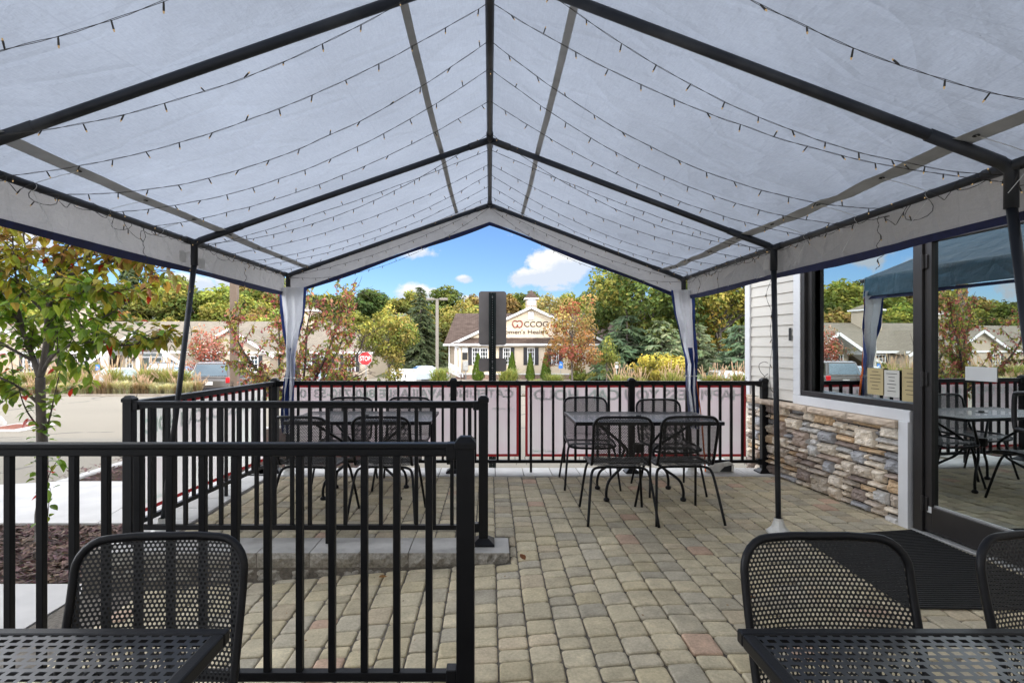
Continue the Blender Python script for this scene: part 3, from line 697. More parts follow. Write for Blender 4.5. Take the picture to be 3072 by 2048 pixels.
for nm, X, ZZ, sg, amp in (('side_valance', XL - .032, ZL, -1, .5), ('side_valance', XR + .032, ZE, 1, 1.3)):
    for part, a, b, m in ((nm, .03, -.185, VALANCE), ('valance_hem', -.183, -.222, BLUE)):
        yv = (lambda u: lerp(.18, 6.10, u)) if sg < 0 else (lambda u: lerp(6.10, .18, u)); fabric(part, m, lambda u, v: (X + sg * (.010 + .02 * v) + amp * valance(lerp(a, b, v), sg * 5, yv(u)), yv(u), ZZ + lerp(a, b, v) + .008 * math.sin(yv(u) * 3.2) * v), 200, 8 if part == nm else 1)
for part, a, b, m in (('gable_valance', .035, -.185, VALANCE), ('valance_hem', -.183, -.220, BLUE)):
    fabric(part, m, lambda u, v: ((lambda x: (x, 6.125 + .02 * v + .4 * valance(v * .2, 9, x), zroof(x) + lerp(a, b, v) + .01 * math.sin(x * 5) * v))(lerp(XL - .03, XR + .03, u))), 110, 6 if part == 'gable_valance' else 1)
mb = MB(); mb.tube([(0, .2, ZR - .012), (0, 6.09, ZR - .012)], .021, 12); mb.build('ridge_pole', TUBE, tent, smooth=True)
for X, Z in ((XL, ZL), (XR, ZE)):
    mb = MB(); mb.tube([(X, .2, Z), (X, 6.09, Z)], .020, 12); mb.build('eave_rail', TUBE, tent, smooth=True)
LEAN = {(-1, 6.08): (-2.20, 6.08), (1, 6.08): (2.205, 6.10), (-1, 4.15): (-2.44, 4.16), (1, 4.15): (2.155, 4.16), (1, 2.26): (2.33, 2.24), (-1, 2.26): (-2.40, 2.6), (-1, .35): (-2.4, .3), (1, .35): (2.3, .3)}
for Y in YR:
    for sg, X, Z in ((-1, XL, ZL), (1, XR, ZE)):
        mb = MB(); e = Vector((X, Y, Z)); rg = Vector((0, Y, ZR - .012)); mb.tube([rg, lerp(rg, e, .93), e], .022, 12); mb.build('rafter', TUBE, tent, smooth=True)
        mb = MB(); mb.tube([lerp(e, rg, .16), lerp(e, rg, .02), e + Vector((0, 0, -.02)), e + Vector((0, 0, -.17))], .0255, 12); mb.tube([e + Vector((0, -.12, 0)), e + Vector((0, .12, 0))], .0245, 12); mb.build('corner_joint', TUBE, tent, smooth=True)
        if (sg, Y) in LEAN:
            bx, byy = LEAN[(sg, Y)]; zb = .03 if Y < 6 else .02
            if sg < 0 and 2 < Y < 3: zb = -.25
            mb = MB(); mb.tube([e + Vector((0, 0, -.15)), (bx, byy, zb + .05)], .0195, 12); L = mb.build('tent_leg', TUBE, tent, smooth=True)
            mb = MB(); b = 0
            for hh, zz in ((.085, zb - .027), (.085, zb - .012), (.05, zb + .02), (.034, zb + .065), (.031, zb + .085)): 
                mb.v += [(bx + hh * math.cos(a), byy + hh * math.sin(a), zz) for a in [PI / 8 + q * PI / 4 for q in range(8)]]
            for j in range(4):
                for q in range(8): mb.idx((j * 8 + q, j * 8 + (q + 1) % 8, j * 8 + 8 + (q + 1) % 8, j * 8 + 8 + q))
            f = mb.build('foot', PLASTIC, tent, bevel=.003); f.parent = L
    mb = MB(); mb.tube([(0, Y - .14, ZR - .012), (0, Y + (.14 if Y < 6 else .01), ZR - .012)], .0255, 12)
    for sg, X, Z in ((-1, XL, ZL), (1, XR, ZE)): mb.tube([(0, Y, ZR - .012), lerp(Vector((0, Y, ZR - .012)), Vector((X, Y, Z)), .07)], .0255, 12)
    mb.build('ridge_joint', TUBE, tent, smooth=True)
for x0 in (-.36, .355):
    mb = MB(); mb.grid(lambda u, v: (x0 + lerp(-.017, .017, u), lerp(.2, 6.08, v), roof(x0 + lerp(-.017, .017, u), lerp(.2, 6.08, v)) - .006), 1, 80); mb.build('seam_strip', GREYTRIM, tent, smooth=True)
for x0, sg in ((-1.99, 1), (1.90, -1)):
    mb = MB(); mb.grid(lambda u, v: (x0 + sg * lerp(-.045, .045, u), lerp(.2, 6.05, v), roof(x0 + sg * lerp(-.045, .045, u), lerp(.2, 6.05, v)) - .008 - .02 * u), 2, 80); mb.build('lacing_flap', GREYTRIM, tent, smooth=True)
    src = None
    for k in range(11):
        y = 5.8 - k * .52; p = Vector((x0 + sg * .015, y, roof(x0, y) - .024))
        if src is None:
            mb = MB(); mb.tube([(.010 * math.cos(a), .010 * math.sin(a), 0) for a in [q * PI / 4 for q in range(8)]], .003, 5, closed=True); src = mb.build('grommet', INK, tent, local=True); src.location = p - Vector(tent.location)
        else: child(src, tent, p - Vector(tent.location))
        mb = MB(); xe = XL if sg > 0 else XR; ze = ZL if sg > 0 else ZE
        mb.tube(spath([p, (lerp(p.x, xe, .6), y + .01, lerp(p.z, ze, .4)), (xe - sg * .022, y, ze), (xe, y, ze - .023), (xe + sg * .022, y, ze), (xe, y, ze + .024), (xe - sg * .02, y + .01, ze + .01), (xe + sg * .06, y + .05, ze - .12 - .1 * R.random())], 3), .0016, 4); mb.build('lacing_tie', TIE, tent)
for X, Y, Z in ((XL - .025, 4.02, 2.04), (XR + .02, 4.28, 2.02), (XR + .02, 2.10, 2.06), (XL - .025, 4.28, 2.03)):
    mb = MB(); sg = 1 if X < 0 else -1; mb.box((X + sg * .012, Y, Z), (.004, .085, .075)); mb.build('tape_patch', TAPE, tent)
# gathered corner curtains
def curtain(name, rows, seed):
    """rows: (z, x of left edge, x of right edge, y)"""
    mb = MB(); N = 26; zs = [r[0] for r in rows]
    tab = [list(zip(zs[::-1], [r[k] for r in rows][::-1])) for k in (1, 2, 3)]
    z1, z0 = zs[0], zs[-1]
    def fn(u, v):
        z = lerp(z1, z0, v); a, b, y = (interp(t, z) for t in tab); w = b - a; g = clamp((.30 - w) / .2, 0, 1)
        x = lerp(a, b, u) + .01 * noise.noise((u * 5, z * 3, seed)); yy = y + (.012 + .03 * g) * math.sin(u * PI * 5 + noise.noise((z * 2, seed, 0)) * 3) + .03 * (abs(u - .5) * 2) ** 2 * (1 - g) + .012 * noise.noise((u * 6 + seed, z * 9, 2))
        return (x, yy, z)
    mb.grid(fn, N, 60, 0, mf=lambda u, v: 1 if (u < .13 or u > .87 or (v > .42 and .40 < u < .62)) else 0)
    mb.build(name, [CURTAIN, BLUE2], tent, smooth=True)
    z = lerp(z1, z0, .62); a, b, y = (interp(t, z) for t in tab)
    mb = MB(); mb.tube([((a + b) / 2 + (b - a) * .56 * math.cos(q), y + .06 * math.sin(q), z) for q in [k * PI / 6 for k in range(12)]], .003, 5, closed=True); mb.tube([(b, y - .04, z), (b + .09, y - .06, z - .02)], .002, 4); mb.build('curtain_tie', TIE, tent)
curtain('corner_curtain', [(2.03, -2.29, -1.985, 6.02), (1.75, -2.27, -2.01, 6.02), (1.45, -2.225, -2.075, 6.02), (1.20, -2.20, -2.10, 6.02), (.95, -2.235, -2.115, 6.02), (.7, -2.245, -2.135, 6.02), (.45, -2.255, -2.12, 6.02)], 1)
curtain('corner_curtain', [(2.00, 1.965, 2.215, 6.02), (1.75, 2.0, 2.225, 6.02), (1.45, 2.07, 2.235, 6.02), (1.20, 2.135, 2.23, 6.02), (.95, 2.12, 2.235, 6.02), (.7, 2.15, 2.25, 6.02), (.5, 2.17, 2.27, 6.02)], 6)
mb = MB(); P = [(2.16, 6.09, 1.93), (2.20, 6.06, 1.40), (2.225, 6.05, 1.15), (2.30, 6.05, .6), (2.345, 6.06, .03)]
for a, b in zip(P, P[1:]): mb.bar(a, b, .026, .0025)
tag(mb.build('ratchet_strap', ORANGE), 'orange ratchet strap tied from the far right tent corner down to the kerb', 'strap')
st = thing('tent_weight', 'white plastic tent weight with a black insert on the kerb below the orange strap', 'weight', (2.52, 6.22, .006))
mb = MB(); mb.prism([(-.16, 0), (.16, 0), (.16, .09), (.11, .125), (-.05, .10), (-.16, .05)], -.11, .11); mb.build('weight_body', PLASTIC, st, local=True, bevel=.012)
mb = MB(); mb.prism([(.0, .012), (.13, .012), (.13, .085), (.05, .065)], -.114, -.112); mb.build('insert', INK, st, local=True)
mb = MB(); mb.tube(spath([(3.02, 6.12, 1.06), (2.96, 6.10, 1.12), (2.95, 6.1, 1.19), (3.02, 6.12, 1.22), (3.08, 6.12, 1.18), (3.07, 6.12, 1.11), (3.01, 6.11, 1.05), (2.97, 6.1, .92)]), .003, 5)
tag(mb.build('wire_loop', WIRE), 'thin dark wire loop sticking up from the right end post of the far railing', 'wire')
# ================================================================ fairy lights
bulb_src = None
def make_bulb(par, p, rot):
    global bulb_src
    if bulb_src is None:
        mb = MB(); mb.tube([(0, 0, 0), (0, 0, -.006), (0, 0, -.024)], [.0018, .0028, .0032], 6); mb.tube([(0, 0, -.024), (0, 0, -.031)], [.0029, .002], 6, m=1)
        bulb_src = mb.build('bulb', [WIRE, GLOW], par, local=True); bulb_src.location = p - Vector(par.location); bulb_src.rotation_euler = rot
    else: child(bulb_src, par, p - Vector(par.location), rot)
def strand(label, cat, pts, gap, group, r=.0014, name='fairy_lights', fall=.6):
    o = thing(name, label, cat, pts[0], 0, group); mb = MB(); ph = R.random() * 9
    P = []
    for k, p in enumerate(pts): P.append(p)
    for off in (0, PI):
        mb.tube([p + Vector((0, .0020 * math.cos(k * 1.3 + off), .0020 * math.sin(k * 1.3 + off) + .003 * noise.noise((k * .4, ph, 0)))) for k, p in enumerate(P)], r * .72, 4)
    mb.build('wire', WIRE, o); acc = gap * R.random()
    for a, b in zip(P, P[1:]):
        acc += (b - a).length
        if acc > gap: acc = 0; make_bulb(o, Vector(b), (R.uniform(-fall, fall), R.uniform(-fall, fall) if R.random() > .15 else R.uniform(2.2, 3.6), R.uniform(0, 6)))
    return o
ORD = ['first', 'second', 'third', 'fourth', 'fifth', 'sixth', 'seventh', 'eighth', 'ninth', 'tenth', 'eleventh', 'twelfth', 'thirteenth', 'fourteenth', 'fifteenth', 'sixteenth']
rows = [(6.10, 6.12, 6.12, .26), (6.0, 5.98, 6.0, .05), (5.62, 5.66, 5.7, .08), (5.22, 5.3, 5.36, .08), (4.95, 4.94, 4.95, .07), (4.6, 4.66, 4.55, .08), (4.25, 4.32, 4.22, .03), (4.08, 3.98, 4.05, .07), (3.52, 3.45, 3.62, .07), (3.12, 3.05, 3.25, .08), (2.72, 2.77, 2.85, .09), (2.46, 2.46, 2.36, .09), (2.02, 2.12, 2.30, .08), (1.55, 1.62, 1.70, .08), (1.05, 1.1, 1.15, .08)]
for k, (yl, yr_, yq, sag) in enumerate(rows):
    pts = []
    for j in range(91):
        u = j / 90
        if u < .5: t = u * 2; x = lerp(XL, 0, t); y = lerp(yl, yr_, t)
        else: t = u * 2 - 1; x = lerp(0, XR, t); y = lerp(yr_, yq, t)
        sg = 4 * t * (1 - t); sag2 = sag * (1.6 if k else .9) + (.05 if k > 6 else 0); z = zroof(x) - .024 - sag2 * sg * (1 + .25 * math.sin(k * 2.1)) + .004 * noise.noise((j * .3, k * 3.1, 0))
        y += .03 * sg * math.sin(k * 1.7)
        pts.append(Vector((x, y, z)))
    strand(('fairy light string sagging into the gable opening against the sky' if k == 0 else '%s fairy light string under the canopy counted from the far gable' % ORD[k]), 'fairy lights', pts, .125, 'fairy light strings under the tent canopy')
for sg, X, Z, lab in ((-1, XL, ZL, 'tangled fairy light wire wound along the left eave rail of the tent'), (1, XR, ZE, 'tangled fairy light wire wound along the right eave rail of the tent')):
    pts = []; r2 = random.Random(4 + sg)
    for j in range(420):
        y = .8 + j / 420 * 5.2; lo = max(0, noise.noise((y * 1.6, sg * 3, 0))) * .22
        a = j * .55; pts.append(Vector((X - sg * (.026 * math.cos(a) + .03 * lo), y + .03 * math.sin(j * .8), Z - .005 + .026 * math.sin(a) - lo * abs(math.sin(j * .21)))))
    strand(lab, 'fairy lights', pts, .22, 'tangled wires along the tent eaves')
for k, (X, Y, Z, L, lab) in enumerate(((2.10, 4.17, 2.07, 1.25, 'loose fairy light wire dangling down beside the right tent pole'), (2.02, 5.4, 2.05, .78, 'loose fairy light wire dangling in front of the yellow-green maple'), (2.05, 5.0, 2.05, .70, 'loose fairy light wire dangling near the corner of the siding'),
                           (-2.20, 4.10, 2.1, .62, 'loose fairy light wire dangling beside the left tent pole'), (-2.20, 5.0, 2.1, .40, 'loose wire end dangling over the brown light pole'), (-2.2, 3.55, 2.12, .30, 'short loose wire end dangling from the left eave before the young tree'), (2.06, 2.95, 2.08, .28, 'short loose wire end dangling from the right eave before the window'))):
    pts = [Vector((X + .035 * noise.noise((j * .16, k * 5, 0)), Y + .035 * noise.noise((j * .16, k * 5, 9)), Z - L * j / 40)) for j in range(41)]
    strand(lab, 'fairy lights', pts, .16, 'loose wires hanging from the tent')
# ================================================================ restaurant building on the right
W0 = Vector((3.228, 4.35, 0)); WT = Vector((-.0933, .99564, 0)); WN = Vector((-.99564, -.0933, 0)); WA = math.atan2(WT.y, WT.x)
def W(s, d, z): return W0 + WT * s + WN * d + Vector((0, 0, z))
bld = thing('restaurant_building', 'restaurant wall with cream siding, ledgestone base, big window and glass door', 'building', tuple(W0))
def wbox(mb, s0, s1, d0, d1, z0, z1, m=0, col=None): mb.box(W((s0 + s1) / 2, (d0 + d1) / 2, (z0 + z1) / 2), (s1 - s0, abs(d1 - d0), z1 - z0), WA, m, col)
def lap_siding(s0, s1, z0, z1, d=.0, pitch=.112):
    mb = MB(); z = z0
    while z < z1:
        zt = min(z + pitch, z1)
        mb.face([W(s0, d + .016, z), W(s0, d + .003, zt), W(s1, d + .003, zt), W(s1, d + .016, z)][::-1]); mb.face([W(s0, d + .003, z), W(s0, d + .016, z), W(s1, d + .016, z), W(s1, d + .003, z)]); z = zt
    return mb
SID = mat('cream_vinyl_siding', (.58, .545, .48), .55, 0, .06, 2, .1, 60)
lap_siding(1.31, 2.10, .83, 3.3).build('siding', SID, bld)
lap_siding(-1.25, 1.31, 2.46, 3.3).build('siding', SID, bld)
lap_siding(-14, -1.3, .0, 3.3).build('siding', SID, bld)
mb = MB(); wbox(mb, 2.10, 2.20, -.02, .032, .83, 3.3); mb.build('corner_trim', WHITE, bld, bevel=.004)
mb = MB(); wbox(mb, 1.205, 1.31, -.02, .030, .905, 2.50); mb.build('window_trim', WHITE, bld, bevel=.003)
mb = MB(); wbox(mb, -.095, 1.31, -.02, .034, .815, .902); mb.build('sill_trim', WHITE, bld, bevel=.003)
mb = MB(); wbox(mb, -.095, -.005, -.05, .050, .0, .815); mb.build('door_trim', WHITE, bld, bevel=.003)
def stonework():
    r = random.Random(21); mb = MB(); mo = MB()
    mo.face([W(2.2, -.012, -.3), W(2.2, -.012, .76), W(0, -.012, .76), W(0, -.012, -.02)][::-1])
    pal = [(.47, .41, .33), (.53, .47, .39), (.41, .365, .31), (.36, .345, .335), (.40, .395, .385), (.26, .265, .28), (.23, .19, .17), (.29, .235, .20), (.42, .31, .20), (.56, .51, .44), (.50, .445, .37), (.44, .39, .33), (.50, .45, .38), (.38, .33, .28)]
    rh = .0545; nr = 15; cols = 110; ds = 2.2 / cols; taken = [[False] * cols for _ in range(nr)]; last = None
    for j in range(nr):
        i = 0
        while i < cols:
            if taken[j][i]: i += 1; continue
            w = r.randint(6, 15); e = i
            while e < cols and e - i < w and not taken[j][e]: e += 1
            if cols - e < 4: 
                while e < cols and not taken[j][e]: e += 1
            h = 1
            if r.random() < .5 and j + 1 < nr and 7 <= e - i < 13: h = 2
            if h == 2 and r.random() < .25 and j + 2 < nr and e - i >= 9: h = 3
            for jj in range(j, j + h):
                for ii in range(i, e): taken[jj][ii] = True
            s0, s1 = i * ds + .004, e * ds - .004; z0, z1 = -.055 + j * rh + .004, -.055 + (j + h) * rh - .004; z1 = min(z1, .757)
            c = r.choice(pal); 
            k = r.uniform(.85, 1.15); c = tuple(q * k for q in c); sd = r.random() * 60; pr = r.uniform(.028, .055); tilt = r.uniform(-.03, .03)
            nu, nv = max(5, int((s1 - s0) / .014)), max(4, int((z1 - z0) / .012))
            j1, j2, j3, j4 = [r.uniform(-.007, .007) for _ in range(4)]
            def fn(u, v):
                s = lerp(s0, s1, u); z = lerp(z0 + lerp(j1, j2, u), z1 + lerp(j3, j4, u), v); ed = min(u * nu, (1 - u) * nu, v * nv, (1 - v) * nv)
                k = 0 if ed < .5 else .78 if ed < 1.5 else 1
                n = noise.fractal((s * 17 + sd, z * 22, sd), .8, 2.2, 4) * .018 + .010 * noise.noise((s * 40, z * 60, sd))
                n += .010 * math.floor(2.2 * (noise.noise((s * 9 + sd, z * 13, sd)) + .5))
                ee = .004 * noise.noise((s * 50, z * 50, sd)) if k == 0 else 0
                return W(s + ee, -.012 + k * max(.012, pr + n * .75 + tilt * (u - .5)), z + ee)
            mb.grid(lambda u, v: fn(1 - u, v), nu, nv, 0, c); i = e
    STN = None
    t = NT('ledgestone'); n1 = t.noise(28, 7, rough=.7); c = t.mix(t.ramp(n1, [(.25, 0.), (.75, 1.)]), (1.05, 1.03, 1.0), (2.1, 2.05, 1.98)); c = t.mix(1.0, c, t.attr(), 'MULTIPLY')
    STN = t.done(t.bsdf(c, .92, 0, t.bump(t.noise(90, 6, rough=.7), .7, .012), .2))
    mo.build('mortar', mat('dark_mortar', (.08, .07, .06), 1, 0, .3, 30, .5, 100), bld); mb.build('stone_veneer', STN, bld)
    mb = MB(); s = 0.0; 
    while s < 2.2:
        L = min(.52, 2.2 - s); k = r.uniform(.92, 1.08)
        sd = r.random() * 30; s1 = s + L - .007
        def fr(u, v):
            e = min(u * 14, (1 - u) * 14, v * 4, (1 - v) * 4); q = 1 if e > .6 else .0
            return W(lerp(s1, s, u), .075 + q * (.012 + .012 * noise.fractal((u * L * 22 + sd, v * 2, sd), .8, 2.2, 4)), lerp(.755, .812, v))
        mb.grid(fr, 14, 4, 0, (k, k, k))
        mb.face([W(s, -.02, .812), W(s, .075, .812), W(s1, .075, .812), W(s1, -.02, .812)], 0, (k, k, k)); mb.face([W(s, .075, .755), W(s, -.02, .755), W(s, -.02, .812), W(s, .075, .812)][::-1], 0, (k, k, k)); mb.face([W(s, -.02, .755), W(s, .075, .755), W(s1, .075, .755), W(s1, -.02, .755)], 0, (.5, .5, .5))
        s += L
    mb.build('stone_cap', mat('tan_cast_stone', (.55, .44, .335), .9, 0, .2, 14, .5, 90, attr=True), bld)
stonework()
# window
mb = MB()
wbox(mb, -.12, 1.205, -.06, .022, .905, .955); wbox(mb, -.12, 1.205, -.06, .022, 2.40, 2.455); wbox(mb, 1.15, 1.205, -.06, .022, .955, 2.40)
win = mb.build('window', FRAME, bld, bevel=.003)
mb = MB(); wbox(mb, 1.09, 1.15, -.05, -.012, .957, 2.398); mb2 = mb; f = mb.build('frame', FRAME, bld, bevel=.002); f.parent = win
def pane(s0, s1, z0, z1, d, par, name='pane', m=None):
    mb = MB(); mb.face([W(s0, d, z0), W(s0, d, z1), W(s1, d, z1), W(s1, d, z0)]); o = mb.build(name, m or GLASS, bld); o.parent = par; return o
mb = MB(); mb.face([W(-.12, -.022, .957), W(-.12, -.022, 2.398), W(1.09, -.075, 2.398), W(1.09, -.075, .957)]); o = mb.build('pane', GLASS, bld); o.parent = win
# door
mb = MB(); wbox(mb, -.20, -.12, -.08, .03, .0, 2.52); wbox(mb, -1.32, -1.24, -.08, .03, 0, 2.52); wbox(mb, -1.24, -.20, -.08, .03, 2.24, 2.30); wbox(mb, -1.24, -.20, -.08, .03, 2.46, 2.52); mb.build('door_frame', FRAME, bld, bevel=.003)
mb = MB(); wbox(mb, -.262, -.205, -.045, .012, .03, 2.235); wbox(mb, -1.235, -1.17, -.045, .012, .03, 2.235); wbox(mb, -1.17, -.262, -.045, .012, .03, .215); wbox(mb, -1.17, -.262, -.045, .012, 2.16, 2.235)
door = mb.build('door', FRAME, bld, bevel=.003)
pane(-1.17, -.262, .215, 2.16, -.016, door); pane(-1.24, -.20, 2.30, 2.46, -.03, door, 'transom_pane')
mb = MB(); wbox(mb, -1.0, -.262, -.016, -.008, .215, .228); o = mb.build('glazing_bead', GALV, bld); o.parent = door
for z in (.23, 1.15, 2.02):
    mb = MB(); a = W(-.2025, .028, z - .055); mb.tube([a, a + Vector((0, 0, .11))], .011, 8); wbox(mb, -.235, -.17, .012, .022, z - .05, z + .05); o = mb.build('hinge', FRAME, bld, bevel=.002); o.parent = door
hp = spath([W(-1.12, .0, .885), W(-1.12, .085, .885), W(-1.06, .105, .885), W(-.96, .105, .890), W(-.935, .105, .915), W(-.935, .105, 1.085), W(-.96, .105, 1.110), W(-1.06, .105, 1.115), W(-1.12, .085, 1.115), W(-1.12, .0, 1.115)], 4)
mb = MB(); mb.tube(hp, .0135, 10); o = mb.build('handle', CHAIRM, bld, smooth=True); o.parent = door
mb = MB(); wbox(mb, -1.32, -.12, -.08, .055, .0, .018); mb.build('threshold', GALV, bld, bevel=.004)
mb = MB(); wbox(mb, -.262, -.225, .0125, .0135, .17, .215); o = mb.build('door_sticker', SIGNW, bld); o.parent = door
mb = MB(); wbox(mb, -.72, -.50, -.0155, -.012, 1.16, 1.255); o = mb.build('door_notice', SIGNW, bld, bevel=.002); o.parent = door
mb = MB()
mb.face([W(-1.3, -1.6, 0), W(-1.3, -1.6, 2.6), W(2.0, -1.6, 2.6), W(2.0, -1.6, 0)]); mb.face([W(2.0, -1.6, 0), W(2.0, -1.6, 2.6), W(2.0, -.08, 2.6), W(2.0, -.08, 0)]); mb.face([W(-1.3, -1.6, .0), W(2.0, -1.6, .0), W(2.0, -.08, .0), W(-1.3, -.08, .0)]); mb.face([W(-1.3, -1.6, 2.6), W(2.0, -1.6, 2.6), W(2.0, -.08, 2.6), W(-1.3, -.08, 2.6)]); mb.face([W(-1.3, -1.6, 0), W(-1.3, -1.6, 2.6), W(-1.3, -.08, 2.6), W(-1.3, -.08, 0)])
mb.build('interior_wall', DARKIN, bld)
for s, z, w, h, m, body, lab in ((.30, .99, .17, .22, PAPERY, None, 'tan notice paper standing inside the window, leftmost of the three'), (.13, .985, .15, .215, PAPER, 'NOTICE', 'white notice paper standing inside the window between two tan ones'), (-.045, .965, .15, .25, PAPERY, None, 'tan notice paper inside the window against the door frame')):
    t = thing('notice_paper', lab, 'notice', W(s, -.05, z - .02)); mb = MB(); mb.face([W(s - w / 2, -.016, z), W(s - w / 2, -.016, z + h), W(s + w / 2, -.016, z + h), W(s + w / 2, -.016, z)]); mb.build('sheet', m, t)
    mb = MB()
    for q in range(6): wd = w * R.uniform(.16, .36); zz = z + h * (.86 - q * .13); mb.face([W(s - wd, -.0145, zz), W(s - wd, -.0145, zz + .0045), W(s + wd, -.0145, zz + .0045), W(s + wd, -.0145, zz)])
    mb.build('print_lines', INK, t)
num = text('house_number', '1', INK, bld, .045, .13, Matrix.Translation(W(1.372, .022, 1.515)) @ Matrix.Rotation(WA + PI, 4, 'Z') @ Matrix.Rotation(PI / 2, 4, 'X'), .0)
mb = MB(); mb.box(W(-6.0, -7.0, 1.75), (16.2, 9.9, 3.45), WA); mb.build('rear_wall', SIDE_CREAM, bld)
mb = MB(); wbox(mb, -14.2, 2.4, -12.2, .30, 3.34, 3.6); mb.build('eave', WHITE, bld, bevel=.02)
mb = MB()
A = [W(-14.3, .32, 3.6), W(2.5, .32, 3.6), W(2.5, -12.3, 3.6), W(-14.3, -12.3, 3.6), W(-9, -6, 5.9), W(-3, -6, 5.9)]
for q in ((0, 1, 5, 4), (1, 2, 5), (2, 3, 4, 5), (3, 0, 4)): mb.face([A[k] for k in q])
mb.build('roof', ROOFB, bld)
blk = thing('shade_block', 'unseen tall block behind the patio, sized to shade tent and road', 'building', (3, -9, 0))  # unseen block, placed and sized to shade the canopy and road
mb = MB(); mb.box((4, -7.6, 4.2), (42, 10, 9.2)); mb.build('wall', siding_far('pale_bounce_wall', (.72, .70, .66), .3), blk); mb = MB(); mb.box((4, -7.6, 8.9), (42.6, 10.4, .4)); mb.build('parapet', WHITE, blk, bevel=.03)  # wall kept pale to bounce light in under the tent
t = thing('door_mat', 'black ribbed rubber mat lying on the pavers before the glass door', 'mat', (2.68, 3.55, .004)); mb = MB(); 
mb.face([(2.26, 4.06, .006), (2.22, 2.96, .006), (3.22, 2.92, .006), (3.19, 4.22, .006)][::-1])
mb.build('mat_sheet', RUBBER, t); mb = MB()
for k in range(46):
    u = (k + .5) / 46; mb.bar((lerp(2.262, 2.222, u), lerp(4.06, 2.96, u), .008), (lerp(3.19, 3.22, u), lerp(4.22, 2.92, u), .008), .011, .008)
mb.build('ribs', RUBBER, t)
# ================================================================ posts and signs beyond the railing
def rrect(w, h, r, n=5):
    return [(sx * (w / 2 - r) + r * math.cos(math.radians(a0 + q * 90 / n)), sy * (h / 2 - r) + r * math.sin(math.radians(a0 + q * 90 / n))) for sx, sy, a0 in ((1, 1, 0), (-1, 1, 90), (-1, -1, 180), (1, -1, 270)) for q in range(n + 1)]
p = at(1131, 793, 6.96); X0 = p.x
sg = thing('parking_sign', 'back of a grey parking sign with a smaller plate on a dark punched post', 'sign', (X0, 6.96, -.42))
def upost(mb, x, y, z0, z1, w):
    for a, b in (((x - w / 2, y - .02), (x - w * .28, y - .02)), ((x - w * .28, y - .02), (x - w * .16, y + .012)), ((x - w * .16, y + .012), (x + w * .16, y + .012)), ((x + w * .16, y + .012), (x + w * .28, y - .02)), ((x + w * .28, y - .02), (x + w / 2, y - .02))):
        d = Vector((b[0] - a[0], b[1] - a[1], 0)); L = d.length; an = math.atan2(d.y, d.x); mb.box(((a[0] + b[0]) / 2, (a[1] + b[1]) / 2, (z0 + z1) / 2), (L + .002, .004, z1 - z0), an)
mb = MB(); upost(mb, X0, 6.93, -.42, 2.055, .088); mb.build('post', POSTG, sg)
mb = MB(); r0 = MB()
for k in range(78): r0.lathe((0, 0, 0), [(0, 0)], 3) if False else None
for k in range(80):
    z = -.35 + k * .03; mb.face([(X0 + .0055 * math.cos(a), 6.9385, z + .0055 * math.sin(a)) for a in [q * PI / 4 for q in range(8)]])
mb.build('punched_holes', mat('pale_hole', (.35, .36, .34), .8, 0, .1), sg)
for nm, zc, hh, rr in (('sign_panel', 1.738, .675, .035), ('small_panel', 1.157, .165, .035)):
    mb = MB(); mb.prism([(X0 + .002 + a, zc + b) for a, b in rrect(.345, hh, rr)], 6.972, 6.975); mb.build(nm, SIGNBACK, sg)
for z in (2.0, 1.50, 1.20, 1.12):
    mb = MB(); mb.tube([(X0, 6.925, z), (X0, 6.94, z)], .010, 8); mb.build('bolt', GALV, sg)
p = at(839, 823, 31)
ss = thing('stop_sign', 'red octagonal stop sign on a thin post beyond the berry tree', 'sign', (p.x, 31, zter(31)))
rad = .405; mb = MB(); oc = [(p.x + rad * math.cos(PI / 8 + k * PI / 4), p.z + rad * math.sin(PI / 8 + k * PI / 4)) for k in range(8)]
mb.prism(oc, 31, 31.02); mb.build('sign_rim', SIGNW, ss); mb = MB(); mb.prism([(p.x + (a - p.x) * .93, p.z + (b - p.z) * .93) for a, b in oc], 30.985, 31.0); mb.build('sign_face', STOPR, ss)
text('lettering', 'STOP', SIGNW, ss, .60, .27, facing((p.x, 30.975, p.z), 0), .015)
mb = MB(); mb.box((p.x + .03, 31.05, (p.z + .4 + zter(31)) / 2), (.06, .05, p.z + .4 - zter(31))); mb.build('post', GALV, ss)
def lamp(label, x, Y, ztop, w, m, head):
    P = at(x, 793, Y); o = thing('lamp_post', label, 'lamp post', (P.x, Y, zter(Y))); zb = zter(Y)
    mb = MB(); mb.box((P.x, Y, (ztop + zb) / 2), (w, w, ztop - zb), .12); mb.build('pole', m, o, bevel=.008)
    mb = MB(); mb.lathe((P.x, Y, zb), [(w * 1.4, 0), (w * 1.4, .25), (w, .3)], 12); mb.build('base', CONC, o)
    for s in head:
        mb = MB(); mb.box((P.x + s * .38, Y, ztop + .03), (.46, .34, .13)); mb.bar((P.x, Y, ztop + .03), (P.x + s * .2, Y, ztop + .03), .07, .06); mb.build('lamp_head', m, o, bevel=.02)
lamp('square brown light pole rising behind the left side railing', 538.5, 10.4, 5.4, .132, BROWNP, (-1, 1))
lamp('grey parking lot light pole with flat double heads before the spruce', 1004, 32, 4.02, .17, mat('taupe_pole', (.20, .18, .155), .6, .1, .1), (-1, 1))
lamp('thin pale light pole in front of the long tan-roofed office building', 248, 44, 3.6, .16, mat('pale_pole', (.36, .34, .30), .6, .1, .1), (1,))
